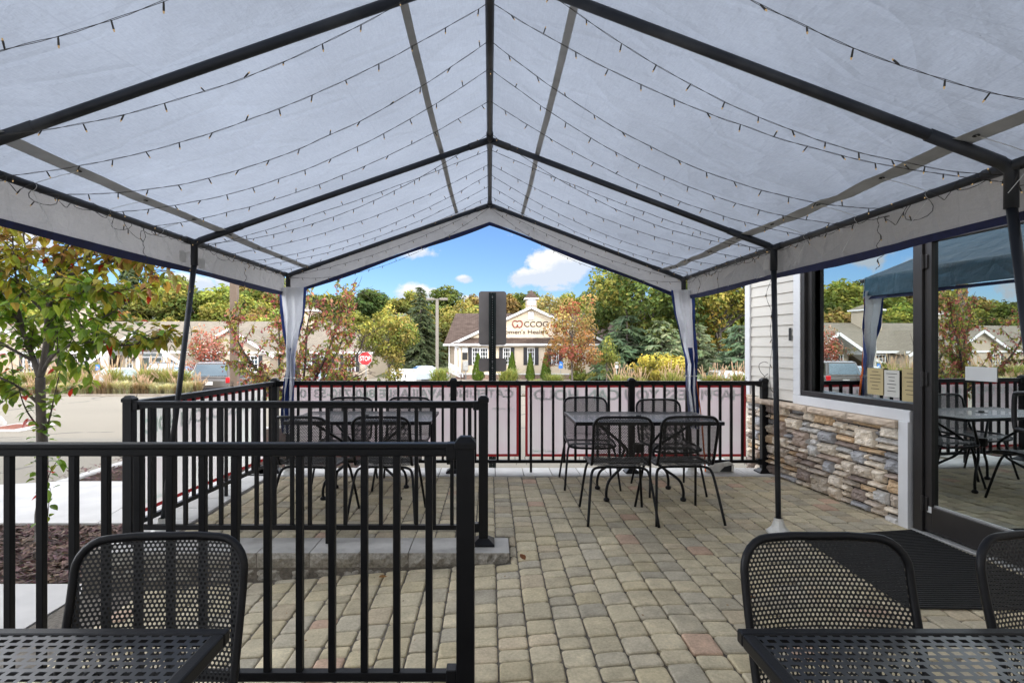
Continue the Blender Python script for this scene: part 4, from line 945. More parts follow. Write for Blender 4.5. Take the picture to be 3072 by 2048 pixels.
def small_sign(label, x, y, Y, w, h, m, sym=True):
    P = at(x, y, Y); o = thing('accessible_sign', label, 'sign', (P.x, Y, zter(Y))); mb = MB(); mb.prism([(P.x + a, P.z + b) for a, b in rrect(w, h, .03)], Y, Y + .015); mb.build('sign_panel', m, o)
    if sym:
        mb = MB(); q = .3 * min(w, h); mb.tube([(P.x - q * .1 + q * .62 * math.cos(a), Y - .01, P.z + h * .12 - q * .35 + q * .62 * math.sin(a)) for a in [2.4 + k * .42 for k in range(10)]], .018, 5); mb.tube([(P.x - q * .1, Y - .01, P.z + h * .12 + q * .6), (P.x - q * .1, Y - .01, P.z + h * .12 - q * .1), (P.x + q * .5, Y - .01, P.z + h * .12 - q * .2), (P.x + q * .8, Y - .01, P.z + h * .12 - q * .9)], .02, 5); mb.build('wheelchair_symbol', SIGNW, o)
    mb = MB(); mb.box((P.x, Y + .04, (P.z + zter(Y)) / 2), (.05, .05, P.z - zter(Y))); mb.build('post', GALV, o)
small_sign('blue accessible parking sign left of the clipped hedge', 224, 844, 47, .34, .48, HCBLUE)
small_sign('blue accessible parking sign before the glass entrance doors', 346, 839, 48, .30, .36, HCBLUE)
small_sign('blue accessible parking sign below the orange maple', 1288, 838, 50, .38, .62, HCBLUE)
small_sign('blank white sign plate above the tall feathery grasses', 1416, 838, 40, .26, .46, SIGNW, False)
# ================================================================ far buildings
def quad(mb, a, b, c, d, m=0): mb.face([a, b, c, d], m)
def far_window(par, x0, x1, z0, z1, Y, shut=0, mull=(1, 2), name='window'):
    mb = MB(); w = .09
    for q in ((x0, x1, z0, z0 + w), (x0, x1, z1 - w, z1), (x0, x0 + w, z0 + w, z1 - w), (x1 - w, x1, z0 + w, z1 - w)): mb.box(((q[0] + q[1]) / 2, Y - .05, (q[2] + q[3]) / 2), (q[1] - q[0], .10, q[3] - q[2]))
    f = mb.build(name, WHITE, par); mb = MB(); mb.face([(x0 + .05, Y - .02, z0 + .05), (x1 - .05, Y - .02, z0 + .05), (x1 - .05, Y - .02, z1 - .05), (x0 + .05, Y - .02, z1 - .05)]); g = mb.build('pane', GLASSF, par); g.parent = f
    mb = MB()
    for k in range(1, mull[0] + 1): x = lerp(x0, x1, k / (mull[0] + 1)); mb.box((x, Y - .055, (z0 + z1) / 2), (.045, .05, z1 - z0 - .1))
    for k in range(1, mull[1] + 1): z = lerp(z0, z1, k / (mull[1] + 1)); mb.box(((x0 + x1) / 2, Y - .052, z), (x1 - x0 - .1, .05, .045))
    g = mb.build('muntins', WHITE, par); g.parent = f
    mb = MB(); mb.face([(x0 + .05, Y - .008, z0 + .05), (x1 - .05, Y - .008, z0 + .05), (x1 - .05, Y - .008, z1 - .05), (x0 + .05, Y - .008, z1 - .05)]); g = mb.build('dark_room_sheet', DARKIN, par); g.parent = f  # dark sheet stands in for the unlit room behind the pane
    for s in ([-1, 1] if shut == 2 else [shut] if shut else []):
        xx = (x0 - shutw / 2 - .02) if s < 0 else (x1 + shutw / 2 + .02); mb = MB(); mb.box((xx, Y - .04, (z0 + z1) / 2), (shutw, .08, z1 - z0 + .05))
        for k in range(14): mb.box((xx, Y - .085, lerp(z0 + .08, z1 - .08, k / 13)), (shutw - .1, .02, .05))
        mb.build('shutter', SHUT, par)
shutw = .36
def gable_roof_x(par, x0, x1, y0, y1, ze, zr, m, hipl=0, hipr=0, t=.14):
    """ridge along x"""
    ym = (y0 + y1) / 2; A = [(x0, y0, ze), (x1, y0, ze), (x1, y1, ze), (x0, y1, ze), (x0 + hipl, ym, zr), (x1 - hipr, ym, zr)]
    mb = MB(); fs = [(0, 1, 5, 4), (2, 3, 4, 5)] + ([(3, 0, 4)] if hipl else []) + ([(1, 2, 5)] if hipr else [])
    for f in fs: mb.face([A[k] for k in f]); 
    return mb.build('roof', m, par)
def gable_front(par, xc, hw, Yf, Yb, ze, za, m, over=.35, side=SIDE_CREAM, wallz=None, fas=.22):
    """ridge along y, gable facing the road: roof slopes, rake boards, gable wall"""
    mb = MB(); sl = (za - ze) / hw
    for s in (-1, 1): mb.face([(xc, Yf - over, za), (xc + s * (hw + over), Yf - over, ze - sl * over), (xc + s * (hw + over), Yb, ze - sl * over), (xc, Yb, za)])
    mb.build('roof', m, par)
    mb = MB()
    for s in (-1, 1): mb.bar((xc, Yf - over - .02, za - fas / 2 - .02), (xc + s * (hw + over), Yf - over - .02, ze - sl * over - fas / 2 - .02), .05, fas)
    for s in (-1, 1): mb.face([(xc, Yf - over, za - .10), (xc + s * (hw + over), Yf - over, ze - sl * over - .10), (xc + s * (hw + over), Yf, ze - sl * over - .10), (xc, Yf, za - .10)])
    mb.build('rake_board', WHITE, par)
    mb = MB(); mb.face([(xc - hw, Yf, ze - .05), (xc + hw, Yf, ze - .05), (xc, Yf, za - .05)]); mb.build('gable_wall', side, par)
Y2 = 55.0
def b2(x, y, Y=Y2): return at(x, y, Y)
c2 = thing('medical_office', 'cream clinic building with brown roof, cupola and gable lettering across the road', 'building', (4.06, 58, -1.95))
zb = -1.98; ze2 = b2(0, 790).z; za2 = b2(0, 703).z; xg = b2(1219.6, 0).x; hwg = 7.4
def wallface(mb, x0, x1, Y, z0, z1, m=0): mb.face([(x0, Y, z0), (x1, Y, z0), (x1, Y, z1), (x0, Y, z1)], m)
xl, xr = xg - hwg, xg + hwg
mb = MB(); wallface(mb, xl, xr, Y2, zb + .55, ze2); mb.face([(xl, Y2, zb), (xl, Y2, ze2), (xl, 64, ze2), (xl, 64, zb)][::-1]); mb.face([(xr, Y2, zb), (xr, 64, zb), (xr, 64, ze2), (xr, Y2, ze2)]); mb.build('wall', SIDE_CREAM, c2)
mb = MB(); mb.box((xg, Y2 + .02, zb + .2), (xr - xl + .04, .12, .62)); mb.build('brick_base', STONEF, c2); mb = MB(); mb.box((xg, Y2 - .03, zb + .56), (xr - xl + .1, .12, .12)); mb.build('water_table', WHITE, c2)
gable_front(c2, xg, hwg, Y2, 66, ze2 + .28, za2, ROOFB, .45)
mb = MB(); mb.face([(xl - .35, Y2 - .65, ze2 + .02), (xr + .35, Y2 - .65, ze2 + .02), (xr - .3, Y2 - .01, ze2 + .62), (xl + .55, Y2 - .01, ze2 + .62)]); mb.build('pent_roof', ROOFB, c2)
mb = MB(); mb.box((xg, Y2 - .68, ze2 - .06), (xr - xl + .9, .12, .20)); mb.face([(xl - .3, Y2 - .62, ze2 - .12), (xr + .3, Y2 - .62, ze2 - .12), (xr + .3, Y2, ze2 - .12), (xl - .3, Y2, ze2 - .12)]); mb.build('fascia', WHITE, c2)
mb = MB(); mb.box((xl - .02, Y2 - .03, (zb + .6 + ze2) / 2), (.22, .1, ze2 - zb - .6)); mb.build('corner_board', WHITE, c2)
x0m = b2(1019, 0, 57).x; zem = b2(0, 790, 57).z; zrm = b2(0, 719, 62).z
gable_roof_x(c2, x0m, xr + 2, 57, 68, zem, zrm, ROOFB, .9)
mb = MB(); wallface(mb, x0m + .5, xl, 58, zb, zem + .05); mb.face([(x0m + .5, 58, zb), (x0m + .5, 58, zem), (x0m + .5, 67, zem), (x0m + .5, 67, zb)][::-1]); mb.build('wall', SIDE_PALE, c2); mb = MB(); mb.box(((x0m + xl) / 2, 56.95, zem - .08), (xl - x0m + .1, .1, .18)); mb.box((x0m + .5, 58, (zb + zem) / 2), (.14, .14, zem - zb)); mb.build('fascia', WHITE, c2)
dx = b2(1082, 0, 58).x; mb = MB(); mb.box((dx, 57.95, zb + 1.55), (1.0, .1, 2.2)); d = mb.build('door', WHITE, c2); mb = MB(); mb.face([(dx - .33, 57.88, zb + .7), (dx + .33, 57.88, zb + .7), (dx + .33, 57.88, zb + 2.4), (dx - .33, 57.88, zb + 2.4)]); g = mb.build('pane', GLASSF, c2); g.parent = d
mb = MB(); rx0, rx1 = b2(1030, 0, 54).x, b2(1056, 0, 54).x
for k in range(12): x = lerp(rx0, rx1, k / 11); zz = zb + lerp(.75, .2, k / 11); mb.box((x, 54.6, zz + .45), (.05, .05, .9))
mb.bar((rx0, 54.6, zb + 1.65), (rx1, 54.6, zb + 1.1), .07, .08); mb.bar((rx0, 54.6, zb + .85), (rx1, 54.6, zb + .3), .07, .08); mb.build('ramp_railing', WHITE, c2)
def px2(a): return (1320 + a * .2466) * .7656
def py2(a): return (850 + a * .2466) * .7656
for a0, a1, sh, mu in ((390, 486, -1, (2, 3)), (488, 584, 0, (2, 3)), (766, 858, 2, (2, 3)), (1062, 1152, 2, (2, 3)), (1355, 1445, 2, (2, 3)), (1650, 1742, 0, (2, 3))):
    far_window(c2, b2(px2(a0), 0).x, b2(px2(a1), 0).x, b2(0, py2(990)).z, b2(0, py2(782)).z, Y2, sh, mu)
lx0, lx1, lz0, lz1 = b2(px2(1070), 0).x, b2(px2(1142), 0).x, b2(0, py2(440)).z, b2(0, py2(348)).z
mb = MB(); mb.box(((lx0 + lx1) / 2, Y2 - .05, (lz0 + lz1) / 2), (lx1 - lx0, .1, lz1 - lz0)); 
for k in range(8): mb.box(((lx0 + lx1) / 2, Y2 - .12, lerp(lz0 + .12, lz1 - .12, k / 7)), (lx1 - lx0 - .2, .05, .05))
mb.build('louver_vent', WHITE, c2)
cxp = b2(1220, 0, 61); cw = .58; zt0 = b2(0, 703, 61).z; zt1 = b2(0, 686, 61).z; zt2 = b2(0, 673, 61).z
mb = MB(); mb.box((cxp.x, 61, (zt0 + zt1) / 2 - .5), (cw * 2, cw * 2, zt1 - zt0 + 1)); q = mb.build('cupola', SIDE_PALE, c2)
mb = MB(); h = cw + .2; b = [(cxp.x - h, 61 - h, zt1), (cxp.x + h, 61 - h, zt1), (cxp.x + h, 61 + h, zt1), (cxp.x - h, 61 + h, zt1)]; ap = (cxp.x, 61, zt2 + .35)
for k in range(4): mb.face([b[k], b[(k + 1) % 4], ap])
g = mb.build('cupola_roof', ROOFB, c2); g.parent = q; mb = MB(); mb.box((cxp.x, 61, zt1 - .05), (h * 2, h * 2, .14)); mb.box((cxp.x, 61 - cw - .02, zt1 - .42), (.85, .06, .62)); g = mb.build('cupola_trim', WHITE, c2); g.parent = q
mb = MB(); mb.face([(cxp.x - .32, 61 - cw - .06, zt1 - .65), (cxp.x + .32, 61 - cw - .06, zt1 - .65), (cxp.x + .32, 61 - cw - .06, zt1 - .2), (cxp.x - .32, 61 - cw - .06, zt1 - .2)]); g = mb.build('pane', GLASSF, c2); g.parent = q
def t2(body, a0, a1, b0, b1, m, off): 
    x0, x1 = b2(px2(a0), 0).x, b2(px2(a1), 0).x; z0, z1 = b2(0, py2(b1)).z, b2(0, py2(b0)).z
    return text('lettering', body, m, c2, x1 - x0, z1 - z0, facing(((x0 + x1) / 2, Y2 - .06, (z0 + z1) / 2)), off)
t2('CCOG', 1022, 1315, 460, 530, BRASS, .012); t2("Women's Health", 700, 1290, 562, 614, BRASS, .012)
lx = b2(px2(942), 0).x; lz = b2(0, py2(494)).z; mb = MB()
for s in (-1, 1):
    mb.tube([(lx + s * (.20 + .0) + .52 * .55 * math.cos(a) * (1.0), Y2 - .08, lz + .06 + .30 * math.sin(a)) if False else (lx + s * (.21 + .27 * math.cos(a)), Y2 - .08, lz + .08 + .26 * math.sin(a) - (.16 * max(0, -math.sin(a)))) for a in [-.9 * PI + k * .155 * PI for k in range(12)]], .055, 6)
mb.build('heart_emblem', LOGORED, c2)
sx0, sx1 = b2(px2(266), 0).x, b2(px2(340), 0).x
mb = MB(); mb.prism([((sx0 + sx1) / 2 + a, b2(0, py2(808)).z + b) for a, b in rrect(sx1 - sx0 - .02, 1.0 * (b2(0, py2(778)).z - b2(0, py2(840)).z), .12)], Y2 - .08, Y2 - .03); mb.build('number_plate', SIGNW, c2)
t2('1131', 272, 332, 788, 828, mat('grey_numerals', (.35, .33, .30), .6), .02)
mb = MB(); mb.prism([((sx0 + sx1) / 2 + a, b2(0, py2(884)).z + b) for a, b in rrect(sx1 - sx0 - .12, b2(0, py2(842)).z - b2(0, py2(928)).z, .03)], Y2 - .08, Y2 - .03); mb.build('block_plate', INK, c2)
t2('BLDG.', 280, 330, 848, 860, SIGNW, .02); t2('2', 280, 328, 868, 920, SIGNW, .03)
mb = MB(); mx = b2(px2(313), 0).x; z0, z1 = b2(0, py2(1056)).z, b2(0, py2(942)).z; mb.box((mx, Y2 - .12, (z0 + z1) / 2), (.50, .22, z1 - z0)); mb.tube([(mx + .05, Y2 - .25, (z0 + z1) / 2), (mx + .05, Y2 - .22, (z0 + z1) / 2)], .1, 12); mb.tube([(mx + .02, Y2 - .1, z0), (mx + .02, Y2 - .1, zb)], .07, 8); mb.build('electric_meter', GALV, c2, bevel=.02)
mb = MB(); mb.tube([b2(px2(150), py2(745), Y2 - .6), b2(px2(240), py2(790), Y2 - .15), b2(px2(245), py2(1080), Y2 - .15), b2(px2(275), py2(1105), Y2 - .3), b2(px2(275), py2(1140), Y2 - .4)], .09, 8); mb.build('downpipe', WHITE, c2)
# long tan-roofed office on the left
cl = thing('office_building', 'long low office with tan shingle roofs and an arched entrance porch on the left', 'building', (-38, 60, -2.05))
YL = 58.0; zl = -2.08; zeL = .72
def bl(x, y, Y=YL): return at(x, y, Y)
xe = bl(846, 0).x; x00 = -92
mb = MB(); wallface(mb, x00, xe, YL, zl, zeL); mb.face([(xe, YL, zl), (xe, 72, zl), (xe, 72, zeL), (xe, YL, zeL)]); mb.build('wall', SIDE_PALE, cl)
gable_roof_x(cl, x00 - .6, xe + .6, YL - .6, 72.6, zeL, bl(0, 738, 65).z, ROOFT, 0, 6.4)
mb = MB(); mb.box(((x00 + xe) / 2, YL - .62, zeL - .06), (xe - x00 + 1.2, .1, .24)); mb.face([(x00, YL - .6, zeL - .1), (xe + .6, YL - .6, zeL - .1), (xe + .6, YL, zeL - .1), (x00, YL, zeL - .1)]); mb.build('fascia', WHITE, cl)
def porch():
    xc = bl(308, 0, 52.5).x; hw = 3.0; Yf = 52.5; ze = .78; za = 2.75
    gable_front(cl, xc, hw, Yf + 2.6, 64, ze, za, ROOFT, 2.6, SIDE_PALE, fas=.30)
    mb = MB(); mb.box((xc - hw + .02, Yf + 1.2, ze - .12), (.5, 2.6, .42)); mb.box((xc + hw - .02, Yf + 1.2, ze - .12), (.5, 2.6, .42)); mb.build('porch_beam', WHITE, cl)
    mb = MB(); yw = Yf + 2.55; wallface(mb, xc - hw, xc + hw, yw, zl, ze + .02); mb.face([(xc - hw, yw, zl), (xc - hw, yw, ze), (xc - hw, YL, ze), (xc - hw, YL, zl)][::-1]); mb.face([(xc + hw, yw, zl), (xc + hw, yw, ze), (xc + hw, YL, ze), (xc + hw, YL, zl)]); mb.build('porch_wall', SIDE_PALE, cl)
    for sx in (-1, 1):
        mb = MB(); X = xc + sx * (hw - .05); mb.box((X, Yf + .1, (zl + ze) / 2 - .1), (.34, .34, ze - zl - .2)); mb.box((X, Yf + .1, ze - .30), (.46, .46, .14)); mb.box((X, Yf + .1, zl + .12), (.46, .46, .24)); mb.build('porch_column', WHITE, cl, bevel=.02)
    xd = xc + .1
    def arch(k, w, h, z0): return [(xd + w * math.cos(a) * k, z0 + h * math.sin(a) * k) for a in [PI * q / 16 for q in range(17)]]
    mb = MB(); mb.prism(arch(1.1, 1.28, .95, .98), yw - .10, yw - .02); f = mb.build('window', WHITE, cl); mb = MB(); mb.face([(a, yw - .115, b + .03) for a, b in arch(1.0, 1.24, .90, 1.0)]); g = mb.build('pane', GLASSF, cl); g.parent = f
    mb = MB(); mb.box((xd, yw - .06, (zl + .62) / 2), (3.0, .1, .62 - zl)); mb.box((xd, yw - .1, .68), (3.3, .22, .16)); mb.box((xd, yw - .12, .70), (.24, .25, .26)); mb.build('door_surround', WHITE, cl)
    for sx in (-1, 1):
        mb = MB(); mb.box((xd + sx * .6, yw - .13, -.85), (1.14, .06, 2.3)); d = mb.build('door', WHITE, cl); mb = MB(); mb.face([(xd + sx * .6 - .44, yw - .17, -1.7), (xd + sx * .6 + .44, yw - .17, -1.7), (xd + sx * .6 + .44, yw - .17, .18), (xd + sx * .6 - .44, yw - .17, .18)]); g = mb.build('pane', GLASSF, cl); g.parent = d
    mb = MB(); mb.face([(xd - 1.1, yw - .13, .33), (xd + 1.1, yw - .13, .33), (xd + 1.1, yw - .13, .58), (xd - 1.1, yw - .13, .58)]); mb.build('transom_pane', GLASSF, cl)
    for sx in (-1, 1): far_window(cl, xd + sx * 2.15 - .35, xd + sx * 2.15 + .35, -1.4, .45, yw, 0, (1, 3))
    for sx in (-1, 1):
        mb = MB(); mb.box((xd + sx * 1.72, yw - .2, .08), (.16, .3, .35)); mb.build('wall_lantern', SHUT, cl)
porch()
for xa in (40, 110, 170, 500, 572, 612, 690, 735, 790): far_window(cl, bl(xa, 0).x, bl(xa + 27, 0).x, -1.3, .38, YL, 2, (2, 3))
def wing(xa, hw, ya, lab):
    xc = bl(xa, 0, 56).x; za = bl(0, ya, 56).z; gable_front(cl, xc, hw, 56, 66, .72, za, ROOFT, .5, SIDE_PALE, fas=.28); mb = MB(); wallface(mb, xc - hw, xc + hw, 56, zl, .72); mb.face([(xc - hw, 56, zl), (xc - hw, 56, .72), (xc - hw, YL, .72), (xc - hw, YL, zl)][::-1]); mb.face([(xc + hw, 56, zl), (xc + hw, 56, .72), (xc + hw, YL, .72), (xc + hw, YL, zl)]); mb.build('wall', SIDE_PALE, cl)
    for d in (-.55, .55): far_window(cl, xc + d * hw - .6, xc + d * hw + .6, -1.3, .38, 56, 2, (2, 3))
    mb = MB(); mb.box((xc, 55.9, .66), (hw * 2 + .8, .14, .22)); mb.build('fascia', WHITE, cl)
wing(530, 4.0, 752, ''); wing(15, 4.2, 752, ''); wing(-330, 4.4, 750, '')
for xa, ya, yb, w in ((708, 697, 744, 1.25), (205, 690, 745, 1.5), (-200, 692, 745, 1.4)):
    P = bl(xa, yb, 64); zt = bl(0, ya + 16, 64).z; mb = MB(); mb.box((P.x, 64, (P.z - .8 + zt) / 2), (w * 1.5, w * 1.5, zt - P.z + .8)); q = mb.build('cupola', SIDE_PALE, cl)
    mb = MB(); h = w * .95; b = [(P.x - h, 64 - h, zt), (P.x + h, 64 - h, zt), (P.x + h, 64 + h, zt), (P.x - h, 64 + h, zt)]
    for k in range(4): mb.face([b[k], b[(k + 1) % 4], (P.x, 64, bl(0, ya, 64).z)])
    g = mb.build('cupola_roof', ROOFT, cl); g.parent = q; mb = MB(); mb.box((P.x, 64, zt - .06), (h * 2, h * 2, .16)); g = mb.build('cupola_trim', WHITE, cl); g.parent = q
t = thing('storage_container', 'small white storage box beside the stop sign at the parking lot edge', 'container', at(926, 862, 46)); P = at(926, 862, 46)
mb = MB(); mb.box((P.x, 46, P.z - .15), (2.0, 1.5, 1.2)); mb.box((P.x, 46, P.z + .47), (2.1, 1.6, .08)); mb.build('box_body', SIGNW, t, bevel=.03); mb = MB(); mb.box((P.x - .3, 45.24, P.z), (1.2, .03, .7)); mb.build('door', WHITE, t); mb = MB(); mb.box((P.x + .3, 45.21, P.z), (.08, .06, .2)); mb.build('latch', SHUT, t)
t = thing('storage_container', 'tall white container corner seen behind the yellow-green tree', 'container', at(985, 862, 52)); P = at(985, 862, 52)
mb = MB(); mb.box((P.x, 52, P.z - .2), (1.3, 1.6, 1.9)); mb.build('box_body', SIGNW, t, bevel=.03)
mb = MB(); mb.box((P.x + .3, 51.18, P.z - .2), (.05, .05, 1.8)); mb.build('door_seam', GALV, t)
# ================================================================ vehicles
def paint(name, c):
    t = NT(name); return t.done(t.bsdf(c, .28, .15, None, .5, **{'Coat Weight': .8, 'Coat Roughness': .05}))
TYRE = mat('tyre_rubber', (.02, .02, .02), .85); RIMM = mat('alloy_rim', (.45, .45, .46), .35, .8); CARGL = glass_mat('car_glass', .35, (.45, .55, .6), .02); TAIL = mat('tail_lamp', (.5, .015, .02), .3); HEADL = mat('head_lamp', (.7, .72, .75), .2)
def car(label, loc, rz, c, L=4.6, Wd=1.84, H=1.68, kind='suv', roofc=None, name='parked_car'):
    o = thing(name, label, 'pickup' if kind == 'pickup' else 'car', loc, rz, 'vehicles parked across the road'); hl, hw = L / 2, Wd / 2; M = paint(name + '_paint', c)
    belt = H * .60; mb = MB()
    low = [(-hl, .32), (-hl - .02, .62), (-hl + .03, belt - .06), (-hl + .12, belt), (hl * .36, belt + .02), (hl * .88, belt - .16), (hl - .05, belt - .30), (hl, .60), (hl - .03, .32)]
    mb.prism(low, -hw, hw); mb.build('body', M, o, local=True, bevel=.09, segs=3)
    if kind == 'pickup': rear0, rear1, f1, f0 = -hl * .12, -hl * .06, hl * .22, hl * .50
    elif kind == 'sedan': rear0, rear1, f1, f0 = -hl * .78, -hl * .42, hl * .10, hl * .48
    else: rear0, rear1, f1, f0 = -hl * .97, -hl * .84, hl * .08, hl * .46
    zt = H; hb, ht = hw - .06, hw - .22
    mb = MB(); B = [(rear0, belt - .02), (f0, belt - .02)]; T = [(rear1, zt), (f1, zt)]
    V = []
    for s in (-1, 1): V += [(rear0, s * hb, belt - .03), (f0, s * hb, belt - .03), (f1, s * ht, zt - .03), (f1 - .2, s * ht, zt), (rear1 + .2, s * ht, zt), (rear1, s * ht, zt - .03)]
    mb.v = V
    mb.idx((0, 1, 2, 3, 4, 5)); mb.idx((11, 10, 9, 8, 7, 6))
    for k in range(6): mb.idx((k, k + 6, (k + 1) % 6 + 6, (k + 1) % 6))
    mb.build('cabin', M, o, local=True, bevel=.06, segs=3)
    def side_pt(x, f, s, off=.012): return (x, s * (lerp(hb, ht, f) + off), lerp(belt, zt, f))
    def edge(f): return lerp(rear0, rear1, f), lerp(f0, f1, f)
    for s in (-1, 1):
        n = 1 if kind == 'pickup' else 2
        (a0, b0), (a1, b1) = edge(.10), edge(.84)
        for k in range(n):
            u0, u1 = k / n + .03, (k + 1) / n - .02; mb = MB(); q = [side_pt(lerp(a0 + .10, b0 - .14, u0), .10, s), side_pt(lerp(a0 + .10, b0 - .14, u1), .10, s), side_pt(lerp(a1 + .08, b1 - .02, u1), .84, s), side_pt(lerp(a1 + .08, b1 - .02, u0), .84, s)]
            mb.face(q if s < 0 else q[::-1]); mb.build('side_window', CARGL, o, local=True)
        mb = MB(); mb.box((f0 - .25, s * (hw + .09), belt + .07), (.14, .20, .15)); mb.build('mirror', M, o, local=True, bevel=.04)
        for x in (-hl * .60, hl * .62):
            mb = MB(); mb.tube([(x, s * (hw - .20), .34), (x, s * (hw + .015), .34)], .34, 22); ty = mb.build('wheel', TYRE, o, local=True, bevel=.03); mb = MB(); mb.tube([(x, s * (hw - .02), .34), (x, s * (hw + .02), .34)], .22, 16); g = mb.build('rim', RIMM, None, local=True); g.parent = ty
        mb = MB(); mb.box((hl - .10, s * (hw - .24), .74), (.18, .36, .15)); mb.build('headlight', HEADL, o, local=True, bevel=.04)
        mb = MB(); mb.box((-hl + .045, s * (hw - .12), belt - .12), (.13, .20, .26)); mb.build('tail_light', TAIL, o, local=True, bevel=.03)
    for nm, xb, xt, sg in (('windscreen', f0, f1, 1), ('rear_window', rear0, rear1, -1)):
        mb = MB(); q = []
        for f, s in ((.10, -1), (.10, 1), (.88, 1), (.88, -1)): x = lerp(xb, xt, f) + sg * .014; q.append((x, s * (lerp(hb, ht, f) - .10), lerp(belt, zt - .03, f) + .01))
        mb.face(q if sg > 0 else q[::-1]); mb.build(nm, CARGL, o, local=True)
    mb = MB(); mb.box((hl + .005, 0, .50), (.06, Wd * .8, .2)); mb.build('front_bumper', SHUT, o, local=True, bevel=.03); mb = MB(); mb.box((-hl - .01, 0, .5), (.06, Wd * .85, .2)); mb.build('rear_bumper', SHUT, o, local=True, bevel=.03)
    mb = MB(); mb.box((-hl - .04, 0, .78), (.02, .32, .16)); mb.build('number_plate', SIGNW, o, local=True)
    return o
def park(x, Y, rz, **k): P = at(x, 793, Y); return (P.x, Y, zter(Y)), math.radians(rz)
def putcar(label, x, Y, rz, c, **k): l, r = park(x, Y, rz); return car(label, l, r, c, **k)
putcar('black pickup truck parked before the arched entrance porch', 393 - 14, 46, 158, (.012, .013, .016), L=5.4, H=1.9, Wd=1.95, kind='pickup', name='parked_pickup')
putcar('dark blue SUV parked behind the tall grass next to the left tent pole', 412, 39.5, 205, (.035, .075, .15), H=1.7)
putcar('white SUV with red tail light partly behind the dark blue one', 403, 43, 80, (.62, .62, .61), H=1.75)
putcar('pale hatchback behind the grasses below the left hedge', 262, 44, 175, (.45, .48, .52), kind='sedan', H=1.5)
putcar('grey-brown SUV parked just beyond the left side railing behind the brown pole', 519, 27.5, 98, (.085, .075, .068), H=1.72)
putcar('silver car glimpsed behind grasses at the far right beyond the railing', 1680, 33, 5, (.48, .48, .46), H=1.55, kind='sedan')
putcar('pale blue car between the white box and the grey light pole', 966, 50, 200, (.40, .47, .55), H=1.5, kind='sedan')
putcar('small car glimpsed below the berry tree near the corner curtain', 742, 41, 185, (.30, .32, .36), H=1.5, kind='sedan')
# ================================================================ vegetation
def rv(r): 
    while True:
        v = Vector((r.uniform(-1, 1), r.uniform(-1, 1), r.uniform(-1, 1)))
        if .05 < v.length < 1: return v.normalized()
def jit(c, r, a=.2, k=1):
    q = 1.2 * k * r.uniform(1 - a, 1 + a); return tuple(max(.004, x * q * r.uniform(1 - a * .35, 1 + a * .35)) for x in c)
def leaf_card(mb, p, n, size, c, r, asp=.55):
    n = n.normalized(); u = n.orthogonal().normalized(); u = Matrix.Rotation(r.random() * 6.3, 3, n) @ u; v = n.cross(u)
    a = u * size; b = v * size * asp; mb.face([p - a, p - b + a * .1, p + a - n * size * .25, p + b + a * .1], 0, c)
def crown(mb, clumps, n, size, pal, r, up=.35, shell=.45, zlo=None, zhi=None):
    w = [c[1].x * c[1].y * c[1].z for c in clumps]; cum = []; s = 0
    for q in w: s += q ** .72; cum.append(s)
    zs = [c[0].z for c in clumps]; zlo = min(zs) if zlo is None else zlo; zhi = max(zs) + .01 if zhi is None else zhi
    tone = [r.uniform(.72, 1.2) for _ in clumps]; hue = [r.choice(pal) for _ in clumps]
    import bisect
    for _ in range(n):
        k = min(bisect.bisect(cum, r.random() * s), len(clumps) - 1); c, rad = clumps[k]
        d = rv(r); q = shell + (1 - shell) * r.random() ** .6
        p = c + Vector((d.x * rad.x, d.y * rad.y, d.z * rad.z)) * q
        col = hue[k] if r.random() < .65 else r.choice(pal)
        br = tone[k] * (.70 + .45 * clamp((p.z - zlo) / (zhi - zlo), 0, 1)) * (.62 if q < shell + .15 else 1) * (.8 + .25 * d.z)  # crown shading put in leaf colour: darker inside and low, lighter on top
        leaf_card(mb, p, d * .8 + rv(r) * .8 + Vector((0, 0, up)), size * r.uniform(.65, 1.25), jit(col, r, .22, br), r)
def ell_clumps(c, rad, k, cr, r, flat=.85, inner=.55):
    out = []
    for i in range(k):
        d = rv(r); q = inner + (1 - inner) * r.random(); f = r.uniform(.7, 1.3) * cr
        out.append((Vector((c[0] + d.x * rad[0] * q, c[1] + d.y * rad[1] * q, c[2] + d.z * rad[2] * q)), Vector((f, f, f * flat))))
    return out
def limbs(mb, base, top, r0, clumps, r, n=9, m=1):
    base = Vector(base); top = Vector(top); mid = lerp(base, top, .5) + Vector((r.uniform(-.1, .1), r.uniform(-.1, .1), 0)) * (top.z - base.z) * .2
    mb.tube(spath([base, mid, top], 5), [r0 * lerp(1, .35, k / 10) for k in range(11)], 8, m)
    for c, rad in r.sample(clumps, min(n, len(clumps))):
        a = lerp(base, top, r.uniform(.35, .9)); mb.tube(spath([a, lerp(a, c, .5) + Vector((0, 0, -.06 * (c - a).length)), c], 4), [r0 * .38 * lerp(1, .25, k / 8) for k in range(9)], 5, m)
G1, G2, G3, G4 = (.075, .115, .022), (.10, .135, .03), (.045, .075, .02), (.14, .16, .035)
Y1, Y2c, Y3 = (.30, .26, .05), (.24, .23, .045), (.36, .30, .07)
O1, O2, O3, R1, R2 = (.36, .17, .055), (.30, .20, .08), (.42, .24, .10), (.34, .09, .06), (.40, .16, .13)
